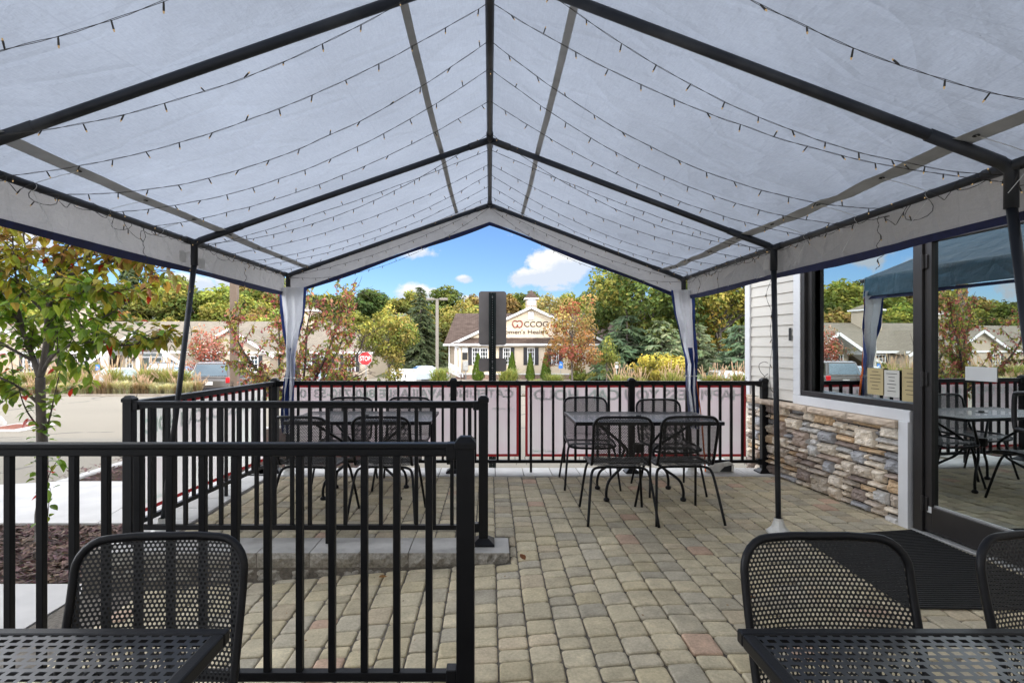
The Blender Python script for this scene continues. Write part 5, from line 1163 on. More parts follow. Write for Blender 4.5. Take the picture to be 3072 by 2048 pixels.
def tree(label, x, Y, ztop, width, zlow, k, cr, n, size, pal, seed, trunk=.16, group=None, inner=.5, name='tree', depth=None, cat='tree', flat=.85, xo=0):
    r = random.Random(seed); X = at(x, 0, Y).x + xo; zg = zter(Y); o = thing(name, label, cat, (X, Y, zg), 0, group)
    rad = (width / 2 - cr * .5, (depth or width) / 2 - cr * .5, (ztop - zlow) / 2 - cr * .4); cz = (ztop + zlow) / 2
    cl = ell_clumps((X, Y, cz), rad, k, cr, r, flat, inner)
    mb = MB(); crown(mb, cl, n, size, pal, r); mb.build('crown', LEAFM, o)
    mb = MB(); limbs(mb, (X, Y, zg - .1), (X, Y, lerp(zlow, ztop, .6)), trunk, cl, r, 14, 0); mb.build('trunk', BARK, o, smooth=True)
    return o
tree('big dark green maple rising behind the far right tent corner', 1478, 49, 10.8, 12.0, -.6, 60, 1.45, 15000, .20, [(.07, .11, .025), (.09, .135, .028), (.08, .12, .025), (.14, .17, .035), (.24, .23, .05)], 1, .3)
tree('yellow-green maple between the far right tent corner and the siding', 1650, 50, 11.5, 11.0, -.2, 52, 1.35, 13000, .20, [(.20, .20, .035), (.15, .17, .03), (.26, .23, .045), (.09, .12, .022), (.30, .22, .04)], 2, .3)
tree('orange and red-leaved young maple before the clinic gable', 1316, 33.5, 4.75, 4.3, -.75, 46, .55, 5200, .085, [O1, O2, O3, (.38, .22, .08), (.26, .19, .07), R1, (.33, .27, .09)], 3, .07, inner=.35)
tree('leaning yellow-green tree left of the spruce by the white box', 893, 40, 4.6, 4.6, -1.3, 44, .72, 6200, .11, [(.21, .21, .04), (.16, .19, .035), (.27, .24, .05), (.11, .15, .03), (.31, .24, .07)], 4, .09, inner=.4)
tree('small red-leaved maple left of the square brown pole', 470, 30.5, 2.75, 3.2, -.9, 34, .45, 2600, .075, [R2, (.42, .20, .16), R1, (.36, .24, .16), (.18, .16, .05)], 5, .06, inner=.35)
tree('bright yellow small tree beneath the big dark maple', 1512, 42, .9, 4.4, -1.6, 34, .62, 4200, .10, [(.44, .36, .06), (.38, .33, .06), (.32, .30, .05), (.48, .38, .09)], 6, .07)
tree('thin young green-yellow tree just right of the orange maple', 1393, 40, 2.3, 2.4, -1.2, 22, .45, 1300, .09, [(.18, .20, .035), (.25, .23, .05), (.13, .16, .03)], 7, .06, inner=.3)
tree('tall pale-leaved tree behind the orange maple by the cupola', 1262, 70, 9.0, 6.4, 1.5, 22, .8, 2400, .18, [(.24, .22, .06), (.20, .18, .06), (.32, .24, .09)], 8, .14, inner=.4)
tree('pinkish autumn tree between the orange maple and the big dark maple', 1372, 66, 6.8, 5.5, .5, 22, .9, 2200, .2, [(.36, .22, .13), (.30, .24, .09), (.22, .22, .06)], 9, .14)
tree('yellow-topped tree behind the clinic roof and light pole', 1066, 84, 7.9, 11, -1, 34, 1.5, 5200, .28, [(.25, .22, .05), (.18, .19, .04), (.30, .24, .06)], 10, .2)
tree('olive tree behind the light pole at the clinic roof edge', 1010, 80, 5.2, 7, -1.5, 26, 1.2, 4000, .26, [(.16, .15, .04), (.20, .18, .05), (.12, .13, .035)], 12, .2)
# conifers
def conifer(label, x, Y, h, R0, seed, pal, lev=26, name='spruce_tree', tuft=.5, zg=None, droop=.25, power=.85, lo=.06):
    r = random.Random(seed); X = at(x, 0, Y).x; zg = zter(Y) if zg is None else zg; o = thing(name, label, 'tree', (X, Y, zg)); mb = MB(); mt = MB()
    mt.tube([(X, Y, zg - .2), (X, Y, zg + h * .97)], [.18, .03], 7)
    for j in range(lev):
        f = lo + (1 - lo) * j / lev; L = R0 * (1 - f) ** power + .12; nb = max(5, int(13 * (1 - f) + 4)); z = zg + h * f
        for b in range(nb):
            a = r.random() * 6.3; Lb = L * r.uniform(.7, 1.1); d = Vector((math.cos(a), math.sin(a), 0)); e = Vector((X, Y, z + r.uniform(-.1, .1) * h / lev * 4)) + d * Lb + Vector((0, 0, -droop * Lb + .12 * Lb * f)); s = Vector((X, Y, z + .10 * Lb))
            mt.tube([s, e], [.03, .008], 4); ns = int(6 + Lb * 9)
            for k in range(ns):
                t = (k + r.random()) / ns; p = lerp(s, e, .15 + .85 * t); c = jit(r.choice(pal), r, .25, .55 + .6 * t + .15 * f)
                w = Vector((r.uniform(-1, 1), r.uniform(-1, 1), r.uniform(-.9, .1))).normalized(); q = d.cross(Vector((0, 0, 1))) * r.choice((-1, 1)); dirn = (d * .7 + q * r.uniform(.0, 1) + w * .6).normalized(); side = dirn.orthogonal() * tuft * .13
                tip = p + dirn * tuft * r.uniform(.6, 1.2) + Vector((0, 0, -.3 * tuft * r.random())); mb.face([p - side, p + side, tip + side * .4, tip - side * .4], 0, c)
    mb.build('crown', LEAFM, o); mt.build('trunk', BARK, o, smooth=True); return o
SPR = [(.055, .075, .032), (.045, .065, .03), (.07, .085, .035)]; PINE = [(.15, .19, .10), (.12, .16, .085), (.18, .21, .11)]
conifer('tall dark spruce behind the light pole under the white cloud', 966, 76, 11.6, 4.4, 1, SPR, 34, droop=.35)
conifer('blue-green white pine left of the far right tent corner', 1440, 46, 5.9, 3.0, 2, [(.06, .095, .05), (.075, .11, .055)], 20, 'pine_tree', .5, droop=.05, power=.55)
conifer('pale blue-green white pine behind the bright yellow tree', 1520, 45, 5.4, 2.6, 3, PINE, 20, 'pine_tree', .45, droop=.0, power=.6)
conifer('white pine with pale needles right of the far right tent corner', 1600, 46, 5.2, 2.5, 4, PINE, 18, 'pine_tree', .45, droop=.0, power=.6)
conifer('dark pine next to the siding corner beyond the wires', 1700, 44, 5.0, 2.4, 5, [(.08, .125, .07), (.10, .14, .08)], 18, 'pine_tree', .45, droop=.02, power=.6)
conifer('dark pine between the orange maple and the bright yellow tree', 1408, 52, 4.6, 2.5, 6, [(.07, .11, .05), (.09, .12, .055)], 18, 'pine_tree', .5, droop=.1, power=.6)
# arborvitae
first = None
for k, (x, w, lab) in enumerate(((1098, 30, 'cone-shaped arborvitae just left of the parking sign post'), (1176, 26, 'cone-shaped arborvitae just right of the parking sign plates'), (1218, 22, 'cone-shaped arborvitae between two shuttered windows of the clinic'), (1254, 26, 'cone-shaped arborvitae half hidden by the orange maple'))):
    Y = 52.5; P = at(x, 0, Y)
    if first is None:
        r = random.Random(5); o = first = thing('arborvitae', '', 'shrub', (P.x, Y, zter(Y))); mb = MB(); H = 2.5
        for q in range(2600):
            f = r.random() ** 1.3; a = r.random() * 6.3; rr = .62 * (1 - f) ** .75 * (.35 + .65 * math.sin(min(1, f * 6) * PI / 2)) * r.uniform(.75, 1.05); p = Vector((P.x + rr * math.cos(a), Y + rr * math.sin(a), zter(Y) + f * H)); up = Vector((math.cos(a) * .5, math.sin(a) * .5, 1)) * .13 * r.uniform(.6, 1.3); s = Vector((-math.sin(a), math.cos(a), 0)) * .035
            mb.face([p - s, p + s, p + up + s * .3, p + up - s * .3], 0, jit(r.choice([(.10, .16, .02), (.07, .12, .018), (.13, .19, .03)]), r, .25, .7 + .4 * r.random()))
        mb.build('foliage', LEAFM, o)
    else: o = dup(first, (P.x, Y, zter(Y)), k * 1.3)
    tag(o, lab, group='arborvitae along the clinic wall'); o.scale = (w / 26, w / 26, 1.0 + .05 * (k % 2))
# clipped hedges and shrubs
def shrub(label, x, Y, w, h, pal, seed, n=2600, size=.09, name='shrub', flatten=.8, d=None, k=26, cr=.35):
    r = random.Random(seed); P = at(x, 0, Y); zg = zter(Y) + .05; o = thing(name, label, 'shrub', (P.x, Y, zg)); cl = []
    for _ in range(k):
        dd = rv(r); dd.z = abs(dd.z); q = r.uniform(.5, .9); cl.append((Vector((P.x + dd.x * (w / 2) * q, Y + dd.y * ((d or w) / 2) * q, zg + .1 + dd.z * (h - cr * .5) * q)), Vector((cr, cr, cr * flatten))))
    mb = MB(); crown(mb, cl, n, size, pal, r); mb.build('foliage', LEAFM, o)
    mb = MB()
    for c, _ in r.sample(cl, 8): mb.tube([(P.x + r.uniform(-.1, .1), Y, zg - .1), c], [.03, .008], 5)
    mb.build('stem', TWIG, o); return o
HED = [(.15, .17, .03), (.20, .19, .04), (.12, .14, .028), (.26, .19, .06)]
shrub('clipped round hedge left of the arched entrance porch', 204, 50.5, 4.2, 2.2, HED, 1, 3600, .10, 'hedge', k=40, cr=.5)
shrub('clipped round hedge right of the arched entrance porch', 384, 50.5, 3.6, 2.0, HED, 2, 3200, .10, 'hedge', k=36, cr=.5)
shrub('loose green bush under the berry tree beside the stop sign', 772, 28, 1.8, 1.5, [G2, G4, (.16, .18, .04)], 3)
shrub('low green shrubs at the foot of the orange maple', 1270, 34, 2.6, .9, [G2, (.10, .14, .04), O2], 4)
shrub('rusty leaved low shrub right of the orange maple', 1397, 33, 1.9, .85, [O2, O3, (.26, .2, .08)], 5)
shrub('small yellow-green shrub near the clinic corner right of the orange maple', 1332, 49, 1.6, 1.4, [(.2, .22, .04), (.15, .18, .03)], 6)
shrub('small yellow-green shrub beside the thin young tree', 1366, 47, 1.5, 1.0, [(.24, .22, .05), (.18, .18, .04)], 7)
shrub('green bush below the red-leaved maple near the shuttered windows', 556, 40, 2.4, 1.6, [G2, G4, Y2c], 8)
# ornamental grasses
def grass_mesh(seed, h, n, plume, pal, spread=.5, name='blades'):
    r = random.Random(seed); mb = MB()
    for _ in range(n):
        a = r.random() * 6.3; L = h * r.uniform(.6, 1.1); out = spread * h * r.uniform(.15, 1.15); b = Vector((r.gauss(0, .10) * h, r.gauss(0, .10) * h, 0)); d = Vector((math.cos(a), math.sin(a), 0)); s = Vector((-math.sin(a), math.cos(a), 0)) * .012 * h; c = jit(r.choice(pal), r, .3)
        pl = plume and r.random() < .05; P = []
        for t in (0, .35, .65, .85, 1.0):
            P.append(b + d * out * t ** 2.0 + Vector((0, 0, L * (t * 1.25 - .42 * t ** 2.6 if not pl else t * 1.12))))
        for k in range(4):
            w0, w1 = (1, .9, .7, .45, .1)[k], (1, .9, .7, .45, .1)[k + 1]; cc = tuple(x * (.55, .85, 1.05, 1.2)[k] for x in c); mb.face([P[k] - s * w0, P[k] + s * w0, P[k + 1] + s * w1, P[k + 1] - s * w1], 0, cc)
        if pl:
            for q in range(7): p = lerp(P[3], P[4] + (P[4] - P[3]) * .8, q / 6); mb.face([p - s * 1.6, p + d * .02, p + s * 1.6, p + Vector((0, 0, .13))], 0, jit((.38, .27, .20), r, .2))
    o = mb.build(name, BLADE, None); return o
GRN = [(.16, .19, .045), (.20, .22, .06), (.12, .15, .04), (.26, .26, .09)]; STR = [(.26, .27, .09), (.32, .30, .12), (.20, .23, .06), (.36, .33, .16)]
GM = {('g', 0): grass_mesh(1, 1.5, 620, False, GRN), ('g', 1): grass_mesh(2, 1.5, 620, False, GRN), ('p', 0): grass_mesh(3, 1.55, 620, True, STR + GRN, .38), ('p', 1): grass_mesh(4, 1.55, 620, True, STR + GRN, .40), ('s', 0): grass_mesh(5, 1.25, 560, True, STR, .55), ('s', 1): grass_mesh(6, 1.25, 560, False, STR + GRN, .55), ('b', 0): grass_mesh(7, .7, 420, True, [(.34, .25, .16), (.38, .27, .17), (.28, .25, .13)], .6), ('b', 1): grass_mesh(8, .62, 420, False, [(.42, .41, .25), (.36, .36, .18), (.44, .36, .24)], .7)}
for m in GM.values(): COL.objects.unlink(m)
def clump(kind, v, x, Y, s, label, group, X=None):
    X = at(x, 0, Y).x if X is None else X
    o = bpy.data.objects.new('ornamental_grass' if kind != 'b' else 'perennial_plant', GM[(kind, v)].data); COL.objects.link(o); o.location = (X, Y, zter(Y) + .05); o.rotation_euler = (0, 0, R.random() * 6.3); o.scale = (s, s, s * R.uniform(.92, 1.08))
    return tag(o, label, 'ornamental grass' if kind != 'b' else 'plant', group, 'thing')
for k, (kd, x, Y, s, lab) in enumerate((('g', 1010, 31, 1.15, 'round green fountain grass at the foot of the grey light pole'), ('g', 1167, 31, 1.15, 'round green fountain grass right behind the parking sign post'), ('g', 1275, 31.5, 1.0, 'green fountain grass under the orange maple trunk'), ('g', 1232, 32, .75, 'small green fountain grass between clinic windows and orange maple'))): clump(kd, k % 2, x, Y, s, lab, None)
r = random.Random(3)
for k, x in enumerate((1418, 1445, 1470, 1538, 1560, 1625, 1648, 1668, 1692, 1712, 1740)): clump('p', k % 2, x, 29.5 + r.uniform(-.5, .8), r.uniform(.70, .86), 'tall feathery grass with pinkish plumes behind the right half of the far railing', 'feathery grasses behind the right half of the railing')
for k in range(24):
    x = -330 + k * 33 + r.uniform(-8, 8)
    if k not in (7, 17): clump('s', k % 2, x, 23.6 + r.uniform(-.5, .8), r.uniform(.80, .98), 'tall straw-coloured grass in the planting strip across the road', 'straw grasses in the planting strip')
for k in range(40):
    x = -330 + k * 20 + r.uniform(-6, 6); clump('b', (k // 2) % 2 if k % 3 else 1 - k % 2, x, 21.9 + r.uniform(-.35, .5), r.uniform(.7, 1.0), 'low brownish perennial at the front edge of the planting strip across the road', 'perennials along the planting strip edge')
# hill forest: individual crowns
def hill_mesh(seed, pal, con=False):
    r = random.Random(seed); mb = MB()
    if con:
        for q in range(2600):
            f = r.random() ** 1.2; a = r.random() * 6.3; rr = 3.2 * (1 - f) ** .8 * r.uniform(.5, 1.05); p = Vector((rr * math.cos(a), rr * math.sin(a), 1 + f * 13)); leaf_card(mb, p, Vector((math.cos(a), math.sin(a), .7)) + rv(r) * .6, .5 * r.uniform(.6, 1.2), jit(r.choice(pal), r, .25, .7 + .3 * r.random()), r, .35)
    else:
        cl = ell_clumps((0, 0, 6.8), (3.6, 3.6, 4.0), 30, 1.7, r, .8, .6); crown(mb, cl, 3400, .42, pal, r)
    mb.tube([(0, 0, -1), (0, 0, 8)], [.35, .15], 6, 1)
    o = mb.build('hill_tree', [LEAFH, BARK], None); COL.objects.unlink(o); return o.data
HM = [hill_mesh(1, [(.10, .13, .025), (.14, .16, .03), (.08, .11, .022)]), hill_mesh(2, [(.17, .18, .03), (.22, .21, .04), (.12, .15, .028)]), hill_mesh(3, [(.06, .09, .022), (.08, .10, .022)]), hill_mesh(4, [(.24, .17, .05), (.19, .17, .04), (.28, .20, .06)]), hill_mesh(5, [(.05, .075, .03), (.06, .085, .03)], True)]
LAB = ['mid green broadleaf tree on the wooded slope behind the buildings', 'yellow-green broadleaf tree on the wooded slope behind the buildings', 'dark green broadleaf tree on the wooded slope behind the buildings', 'bronze-leaved tree on the wooded slope behind the buildings', 'dark conifer on the wooded slope behind the buildings']
r = random.Random(12)
for row, (Y, step, n, sc) in enumerate(((98, 5.6, 39, .90), (112, 6.6, 36, 1.08), (128, 7.6, 34, 1.22), (142, 9.0, 30, 1.3))):
    for k in range(n):
        X = -172 + k * step + r.uniform(-2, 2); 
        if X > 42: continue
        v = r.choices(range(5), ((3, 4.5, 1.5, 1.2, .3) if X / Y < -.36 else (2, 2.4, 2.6, 1.3, 0)))[0]; y = Y + r.uniform(-3, 3)
        o = bpy.data.objects.new('hill_tree', HM[v]); COL.objects.link(o); s = sc * r.uniform(.78, 1.18) * (.68 if X / Y > -.36 else .93); o.location = (X, y, zter(y) - .3); o.scale = (s * r.uniform(.9, 1.15), s, s * (.85 if v != 4 else 1)); o.rotation_euler = (0, 0, r.random() * 6.3); tag(o, LAB[v], 'tree', 'trees on the wooded slope')
for k in range(12):
    X = 14 + k * 6 + r.uniform(-2, 2); y = 74 + r.uniform(-5, 5); v = r.choice((0, 1, 2)); o = bpy.data.objects.new('hill_tree', HM[v]); COL.objects.link(o); s = r.uniform(.8, 1.1); o.location = (X, y, zter(y) - .3); o.scale = (s, s, s); tag(o, LAB[v], 'tree', 'trees on the wooded slope')
# ---------------------------------------------------------------- near trees with real leaves
def near_leaf(mb, p, d, L, c, r, m=0, curl=.35):
    d = d.normalized(); up = Vector((0, 0, 1)); s = d.cross(up); s = s.normalized() if s.length > .05 else Vector((1, 0, 0)); s = (s + rv(r) * .45).normalized(); nn = s.cross(d).normalized(); fold = r.uniform(.1, .35)
    prof = ((0, .05), (.22, .30), (.5, .36), (.78, .22), (1, .0)); mid = []; lf = []; rt = []
    for t, w in prof:
        q = p + d * L * t + Vector((0, 0, -1)) * L * curl * t * t; mid.append(q); lf.append(q + s * L * w + nn * L * w * fold); rt.append(q - s * L * w + nn * L * w * fold)
    c2 = tuple(x * .86 for x in c)
    for k in range(4):
        if k < 3: mb.face([mid[k], mid[k + 1], lf[k + 1], lf[k]], m, c); mb.face([mid[k + 1], mid[k], rt[k], rt[k + 1]], m, c2)
        else: mb.face([mid[k], mid[k + 1], lf[k]], m, c); mb.face([mid[k + 1], mid[k], rt[k]], m, c2)
def young_tree():
    r = random.Random(17); Yb = 4.83; b = at(95, 1236, Yb); zg = -.29
    o = thing('young_tree', 'young street tree with green and bronze leaves in the mulch bed at left', 'tree', (b.x, Yb, zg)); wood = MB(); tw = MB(); lv = MB()
    def A(x, y, dy=0): return at(x, y, Yb) + Vector((0, dy, 0))
    wood.tube(spath([(b.x, Yb, zg - .05), A(95, 1180), A(98, 1060), A(94, 940), A(92, 866)], 6), [.068] * 2 + [.048] * 5 + [.041] * 10 + [.037] * 8, 12)
    br = [([A(92, 870), A(106, 790), A(120, 725, -.05), A(146, 655, -.1), A(172, 570, -.1), A(186, 480, -.05), A(190, 380)], .027), ([A(92, 870), A(60, 810, .05), A(22, 742, .1), A(-24, 672, .12), A(-60, 580, .1)], .026),
          ([A(94, 862), A(86, 800, .15), A(78, 700, .3), A(88, 600, .4), A(70, 480, .45)], .026), ([A(100, 850), A(150, 812, -.12), A(205, 792, -.2), A(272, 785, -.28), A(335, 793, -.33), A(395, 786, -.36), A(432, 768, -.36)], .018),
          ([A(124, 715), A(180, 700, -.2), A(240, 690, -.35), A(300, 672, -.45), A(350, 690, -.5)], .016), ([A(150, 645, -.1), A(205, 622, -.05), A(265, 600, 0), A(320, 606, .05), A(345, 640, .05)], .015),
          ([A(92, 930), A(62, 893, -.05), A(28, 868, -.1), A(-8, 858, -.12), A(-60, 830)], .015), ([A(110, 780), A(150, 740, .3), A(200, 690, .5), A(250, 630, .6)], .015), ([A(172, 570, -.1), A(220, 540, -.1), A(270, 560, -.1), A(300, 590, -.1)], .012),
          ([A(70, 825), A(40, 770, -.3), A(10, 720, -.5), A(-30, 650, -.6)], .014), ([A(30, 750, .1), A(20, 690, .1), A(40, 610, .1), A(30, 520, .1), A(50, 430)], .016), ([A(178, 540, -.1), A(150, 500, -.3), A(130, 430, -.4)], .012), ([A(120, 725, -.05), A(100, 660, -.25), A(110, 590, -.35), A(120, 520, -.4)], .013),
          ([A(160, 610, -.1), A(210, 570, .15), A(250, 520, .25), A(280, 470, .2)], .012), ([A(-24, 672, .12), A(-10, 600, .0), A(10, 540, -.1)], .012)]
    shoots = [([A(100, 1000), A(120, 960, -.03), A(136, 905, -.05), A(150, 850, -.06), A(152, 800, -.05)], .008), ([A(92, 985), A(72, 945, -.04), A(58, 905, -.05), A(52, 870, -.05)], .008), ([A(108, 1232, -.03), A(112, 1150, -.05), A(124, 1085, -.05), A(150, 1045, -.05)], .007), ([A(104, 1236, .02), A(110, 1180), A(116, 1120)], .006), ([A(136, 905, -.05), A(180, 890, -.1), A(230, 868, -.12)], .005)]
    def colr(p, red=.03):
        x = CX + p.x / p.y * F; y = CY - (p.z - EYE) / p.y * F
        w = clamp((y - 715) / -200, 0, 1) * .85 + clamp((x - 210) / 200, 0, 1) * .55 + r.uniform(-.28, .28)
        if r.random() < red * .55: return jit((.42, .035, .02), r, .25)
        if w < .28: return jit(r.choice([(.12, .20, .025), (.16, .25, .03), (.09, .16, .02), (.22, .28, .04)]), r, .25)
        if w < .72: return jit(r.choice([(.30, .30, .04), (.24, .27, .04), (.34, .25, .05), (.26, .23, .04)]), r, .25)
        return jit(r.choice([(.38, .20, .07), (.32, .18, .07), (.42, .25, .08), (.27, .23, .05), (.28, .13, .06)]), r, .25)
    def leaves(P, n, L, red=.03):
        for k in range(n):
            t = (k + r.random() * .8) / n; i = min(int(t * (len(P) - 1)), len(P) - 2); p = lerp(P[i], P[i + 1], t * (len(P) - 1) - i); d = (P[i + 1] - P[i]).normalized() * .35 + rv(r) * .8 + Vector((0, 0, -.25)); q = p + d * .025
            near_leaf(lv, q, d, L * r.uniform(.65, 1.2), colr(q, red), r, 0, r.uniform(.15, .6))
    for pts, rad in br:
        P = spath(pts, 5); wood.tube(P, [rad * lerp(1, .16, k / (len(P) - 1)) for k in range(len(P))], 7); L = sum((b2_ - a).length for a, b2_ in zip(P, P[1:]))
        n = int(L * 21)
        for k in range(n):
            t = .22 + .78 * (k + r.random()) / n; i = min(int(t * (len(P) - 1)), len(P) - 2); p = P[i]; d = (P[i + 1] - P[i]).normalized(); q = (d * .7 + rv(r) * .9 + Vector((0, 0, .12))).normalized(); q.z = abs(q.z) * .8 if p.x / p.y > -.72 else q.z; Lt = r.uniform(.16, .42) * (1.15 - .4 * t)
            e = p + q * Lt + Vector((0, 0, -.10 * Lt)); T = spath([p, lerp(p, e, .5) + Vector((0, 0, .04 * Lt)), e], 3)
            tw.tube(T, [.005, .0046, .004, .0035, .003, .0025, .002], 5); leaves(T, int(6 + Lt * 22), .080)
        leaves(P[len(P) // 3:], int(L * 7), .080)
    for pts, rad in shoots:
        P = spath(pts, 4); tw.tube(P, [rad * lerp(1, .3, k / (len(P) - 1)) for k in range(len(P))], 6); leaves(P[1:], int(8 + 20 * sum((b2_ - a).length for a, b2_ in zip(P, P[1:]))), .075, .14)
    for k in range(60):
        z = r.uniform(.25, 1.05); a = r.random() * 6.3; p = Vector((b.x + .05 * math.cos(a), Yb + .05 * math.sin(a), z)); near_leaf(lv, p, Vector((math.cos(a), math.sin(a), .1)), .075, colr(p, .12), r)
    wood.build('trunk', BARK, o, smooth=True); tw.build('twigs', TWIG, o, smooth=True); lv.build('leaves', LEAF, o)
    mb = MB(); mb.tube([(b.x + .045, Yb - .06, zg), (b.x + .05, Yb - .065, zg + .1)], .035, 10); mb.build('trunk_guard', PLASTIC, o, smooth=True)
young_tree()
def berry_tree():
    r = random.Random(23); Yb = 9.2; b = at(692, 1000, Yb); zg = -.3
    o = thing('berry_tree', 'loose twiggy tree hung with dark red berries behind the corner curtain', 'tree', (b.x, Yb, zg)); wood = MB(); lv = MB(); be = MB()
    def A(x, y, dy=0): return at(x, y, Yb) + Vector((0, dy, 0))
    mains = [[A(692, 1060), A(690, 960), A(684, 900), A(668, 840, .2), A(648, 770, .3), A(640, 700, .3), A(632, 655, .3)], [A(692, 960), A(705, 890, -.2), A(716, 820, -.3), A(722, 750, -.35), A(735, 690, -.3)], [A(690, 930), A(640, 880, -.2), A(600, 830, -.4), A(572, 770, -.5), A(560, 715, -.5)], [A(692, 930), A(750, 880, .2), A(785, 840, .4), A(812, 800, .5), A(820, 770, .5)],
             [A(692, 940), A(740, 870, -.4), A(780, 800, -.6), A(800, 740, -.6), A(812, 690, -.6)], [A(688, 900), A(660, 850, .5), A(610, 800, .7), A(600, 720, .8), A(612, 668, .8)], [A(690, 920), A(725, 870, .4), A(760, 790, .6), A(772, 720, .7), A(768, 665, .7)], [A(692, 940), A(640, 905, .3), A(595, 880, .3), A(560, 860, .3)], [A(692, 940), A(750, 905, -.3), A(795, 872, -.4), A(830, 862, -.4)]]
    def twig(p, q, L, depth):
        e = p + q * L + Vector((0, 0, -.12 * L * L)); m = lerp(p, e, .5) + rv(r) * .06 * L; P = spath([p, m, e], 3); wood.tube(P, [.007 * (.6 if depth else 1) * lerp(1, .35, k / 6) for k in range(7)], 5); n = int(7 + L * 15)
        for k in range(n):
            t = (k + r.random()) / n; i = min(int(t * 6), 5); c = P[i]
            if c.x / c.y > -.241 and c.z > .9: continue
            d = rv(r) + Vector((0, 0, -.3)); hi = clamp((c.z - .9) / 1.2, 0, 1)
            col = r.choice([(.17, .20, .045), (.25, .25, .06), (.36, .32, .09), (.13, .17, .04)]) if r.random() < .74 else r.choice([(.42, .15, .12), (.46, .22, .15), (.34, .13, .10)])
            if r.random() < .80: near_leaf(lv, c, d, .062 * r.uniform(.6, 1.2), jit(col, r, .28), r)
            if r.random() < .24:
                for _ in range(r.randint(1, 4)):
                    s = c + Vector((r.uniform(-.03, .03), r.uniform(-.03, .03), -r.uniform(.02, .07))); q2 = .0105 * r.uniform(.8, 1.2); V = [s + Vector(v) * q2 for v in ((1, 0, 0), (-1, 0, 0), (0, 1, 0), (0, -1, 0), (0, 0, 1), (0, 0, -1))]; i0 = len(be.v); be.v += [tuple(v) for v in V]
                    for f in ((0, 2, 4), (2, 1, 4), (1, 3, 4), (3, 0, 4), (2, 0, 5), (1, 2, 5), (3, 1, 5), (0, 3, 5)): be.idx([i0 + k3 for k3 in f])
        if depth < 1:
            for _ in range(int(2 + L * 3)): i = r.randint(2, 5); twig(P[i], (q * .6 + rv(r) * .9).normalized(), L * r.uniform(.35, .6), depth + 1)
    for pts in mains:
        P = spath(pts, 5); wood.tube(P, [lerp(.028, .006, k / (len(P) - 1)) for k in range(len(P))], 7)
        for k in range(24):
            t = .2 + .8 * (k + r.random()) / 24; i = min(int(t * (len(P) - 1)), len(P) - 2); twig(P[i], ((P[i + 1] - P[i]).normalized() * .8 + rv(r) * .85).normalized(), r.uniform(.25, .55), 0)
    wood.build('trunk', TWIG, o, smooth=True); lv.build('leaves', LEAF, o); tag(be.build('berries', BERRY, o, smooth=True), kind='stuff')
berry_tree()
for k, (x, y, c, lab) in enumerate(((1.44, 3.05, (.30, .15, .06), 'small brown fallen leaf on the pavers beyond the chair gap'), (.235, 3.72, (.24, .10, .05), 'curled brown fallen leaf on the pavers beside the end of the step kerb'), (-3.3, 4.15, (.42, .12, .04), 'orange fallen leaf on the mulch near the walkway'), (-.72, 3.62, (.3, .16, .06), 'dry fallen leaf lying at the foot of the step kerb'), (-3.9, 4.5, (.36, .2, .08), 'tan fallen leaf on the mulch in front of the young tree'))):
    z = zpat(x, y) + .004 if x > -2.7 else -.27; mb = MB(); near_leaf(mb, Vector((x, y, z + .012)), Vector((R.uniform(-1, 1), R.uniform(-1, 1), .15)), .055, c, R, 0, .1); tag(mb.build('fallen_leaf', LEAF), lab, 'leaf', 'fallen leaves')
mb = MB(); rl = random.Random(31)
for k in range(170):
    x = rl.uniform(-2.2, 3.0); y = rl.uniform(2.4, 5.9); z = zpat(x, y) + .006; L = rl.uniform(.004, .012); u = Vector((rl.uniform(-1, 1), rl.uniform(-1, 1), 0)).normalized() * L; v = Vector((-u.y, u.x, .002)) * rl.uniform(.25, .6); c = rl.choice([(.30, .18, .08), (.22, .12, .05), (.40, .33, .2), (.10, .07, .05), (.5, .48, .42)])
    mb.face([Vector((x, y, z)) - u, Vector((x, y, z)) - v, Vector((x, y, z)) + u, Vector((x, y, z)) + v], 0, c)
tag(mb.build('leaf_litter', LEAF), 'tiny crumbs of leaf and grit scattered over the pavers', 'litter', kind='stuff')
# ================================================================ light, sky, camera
EL, AZ = math.radians(30), math.radians(35)
sd = Vector((-math.sin(AZ) * math.cos(EL), math.cos(AZ) * math.cos(EL), -math.sin(EL)))
sun = bpy.data.lights.new('sun', 'SUN'); sun.energy = 3.0; sun.angle = math.radians(.5); sun.color = (1, .90, .76); so = bpy.data.objects.new('sun', sun); COL.objects.link(so); so.rotation_euler = sd.to_track_quat('-Z', 'Y').to_euler(); so.location = (10, -20, 20)
w = bpy.data.worlds.new('World'); scene.world = w; w.use_nodes = True; T = w.node_tree; T.nodes.clear()
class WN_(NT):
    def __init__(s): s.t = T; s.out = s.n('ShaderNodeOutputWorld')
N = WN_(); sky = N.n('ShaderNodeTexSky', sky_type='NISHITA'); sky.sun_disc = False; sky.sun_elevation = EL; sky.sun_rotation = math.atan2(-sd.x, -sd.y); sky.air_density = 1.0; sky.dust_density = .25; sky.ozone_density = 2.5
g = N.coord('Generated'); sp = N.n('ShaderNodeSeparateXYZ'); N.l(g, sp.inputs[0]); dx, dy, dz = sp.outputs
hor = N.math('MAXIMUM', dy, .05); u = N.math('DIVIDE', dx, hor); v = N.math('DIVIDE', dz, hor)
fw = N.math('MULTIPLY', N.ramp(dy, [(.2, 0.), (.3, 1.)]), N.ramp(v, [(.34, 1.), (.46, 0.)]))
cn = N.n('ShaderNodeCombineXYZ'); N.l(u, cn.inputs[0]); N.l(v, cn.inputs[1])
nz = N.noise(15, 9, cn.outputs[0], .62); nzb = N.noise(34, 5, cn.outputs[0], .6)
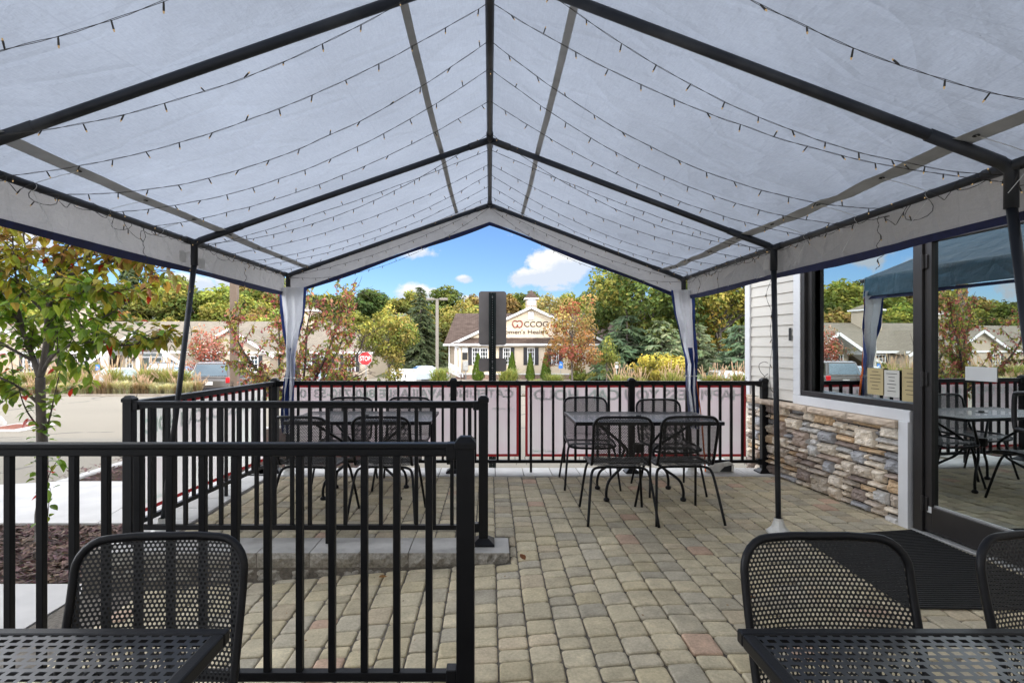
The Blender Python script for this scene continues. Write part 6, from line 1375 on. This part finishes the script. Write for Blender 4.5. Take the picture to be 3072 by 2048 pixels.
nn = N.math('SUBTRACT', N.math('ADD', N.math('MULTIPLY', nz, 1.5), N.math('MULTIPLY', nzb, .5)), 1.0)
acc = None; shade = None
for (x, y, a, b, k) in ((1290, 608, 72, 42, 1.25), (1225, 640, 66, 26, 1.1), (1345, 600, 40, 28, .9), (1240, 662, 75, 12, .62), (1380, 695, 42, 10, .6), (1068, 641, 26, 13, .85), (965, 682, 62, 26, 1.15), (1075, 690, 55, 14, .9), (955, 582, 50, 17, .8), (1180, 540, 26, 8, .5), (425, 652, 80, 26, 1.0), (530, 640, 60, 30, .8), (60, 560, 70, 40, 1.1), (-180, 640, 150, 60, .9), (-420, 560, 160, 80, .95), (-760, 600, 260, 110, .8), (1440, 620, 60, 20, .7)):
    uu, vv = (x - CX) / F, -(y - CY) / F; p = N.math('DIVIDE', N.math('SUBTRACT', u, uu), a / F); q = N.math('DIVIDE', N.math('SUBTRACT', v, vv), b / F)
    d = N.math('ADD', N.math('MULTIPLY', p, p), N.math('MULTIPLY', q, q)); e = N.math('MULTIPLY', N.math('EXPONENT', N.math('MULTIPLY', d, -1.0)), k)
    acc = e if acc is None else N.math('MAXIMUM', acc, e); s_ = N.math('MULTIPLY', e, q); shade = s_ if shade is None else N.math('ADD', shade, s_)
m1 = N.ramp(N.math('ADD', acc, N.math('MULTIPLY', nn, 1.15)), [(.36, 0.), (.62, 1.)]); m1 = N.math('MULTIPLY', m1, N.ramp(acc, [(.10, 0.), (.22, 1.)])); m1 = N.math('MULTIPLY', m1, fw)
n3 = N.noise(2.4, 7, g, .6, (1, 1, 2.2)); m2 = N.ramp(n3, [(.22, 0.), (.42, 1.)]); m2 = N.math('MULTIPLY', m2, N.math('SUBTRACT', 1.0, N.ramp(N.math('MULTIPLY', fw, 1.0), [(.0, 0.), (1., 1.)]))); m2 = N.math('MULTIPLY', m2, N.ramp(dz, [(.0, 0.), (.06, 1.)]))  # bright cloud cover added outside the view as fill light
ccol = N.mix(N.ramp(N.math('ADD', N.math('MULTIPLY', shade, .9), N.math('MULTIPLY', nn, 1.1)), [(-.05, 0.), (.35, 1.)]), (5.2, 5.7, 6.5), (7.0, 7.0, 7.1))
skc = N.mix(1.0, sky.outputs[0], (.60, .76, 1.02), 'MULTIPLY')
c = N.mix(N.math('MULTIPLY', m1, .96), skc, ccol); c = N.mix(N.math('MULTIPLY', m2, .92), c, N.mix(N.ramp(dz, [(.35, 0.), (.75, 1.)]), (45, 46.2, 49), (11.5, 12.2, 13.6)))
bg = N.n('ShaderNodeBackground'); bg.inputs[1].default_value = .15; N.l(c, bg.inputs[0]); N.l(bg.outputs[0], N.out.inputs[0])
cam = bpy.data.cameras.new('camera'); co = bpy.data.objects.new('camera', cam); COL.objects.link(co); co.location = (0, 0, EYE); co.rotation_euler = (PI / 2, 0, 0)
cam.sensor_width = 36; cam.lens = F / 2352 * 36; cam.shift_x = (1176 - CX) / 2352; cam.shift_y = -(784 - CY) / 2352; cam.clip_start = .05; cam.clip_end = 2000
scene.camera = co
scene.view_settings.view_transform = 'Standard'; scene.view_settings.look = 'None'; scene.view_settings.exposure = 0; scene.view_settings.gamma = 1
scene.render.engine = 'CYCLES'; cy = scene.cycles; cy.max_bounces = 7; cy.diffuse_bounces = 4; cy.glossy_bounces = 3; cy.transmission_bounces = 4; cy.transparent_max_bounces = 24; cy.use_denoising = True; cy.sample_clamp_indirect = 6; cy.caustics_reflective = False; cy.caustics_refractive = False
try: cy.denoiser = 'OPENIMAGEDENOISE'
except Exception: pass
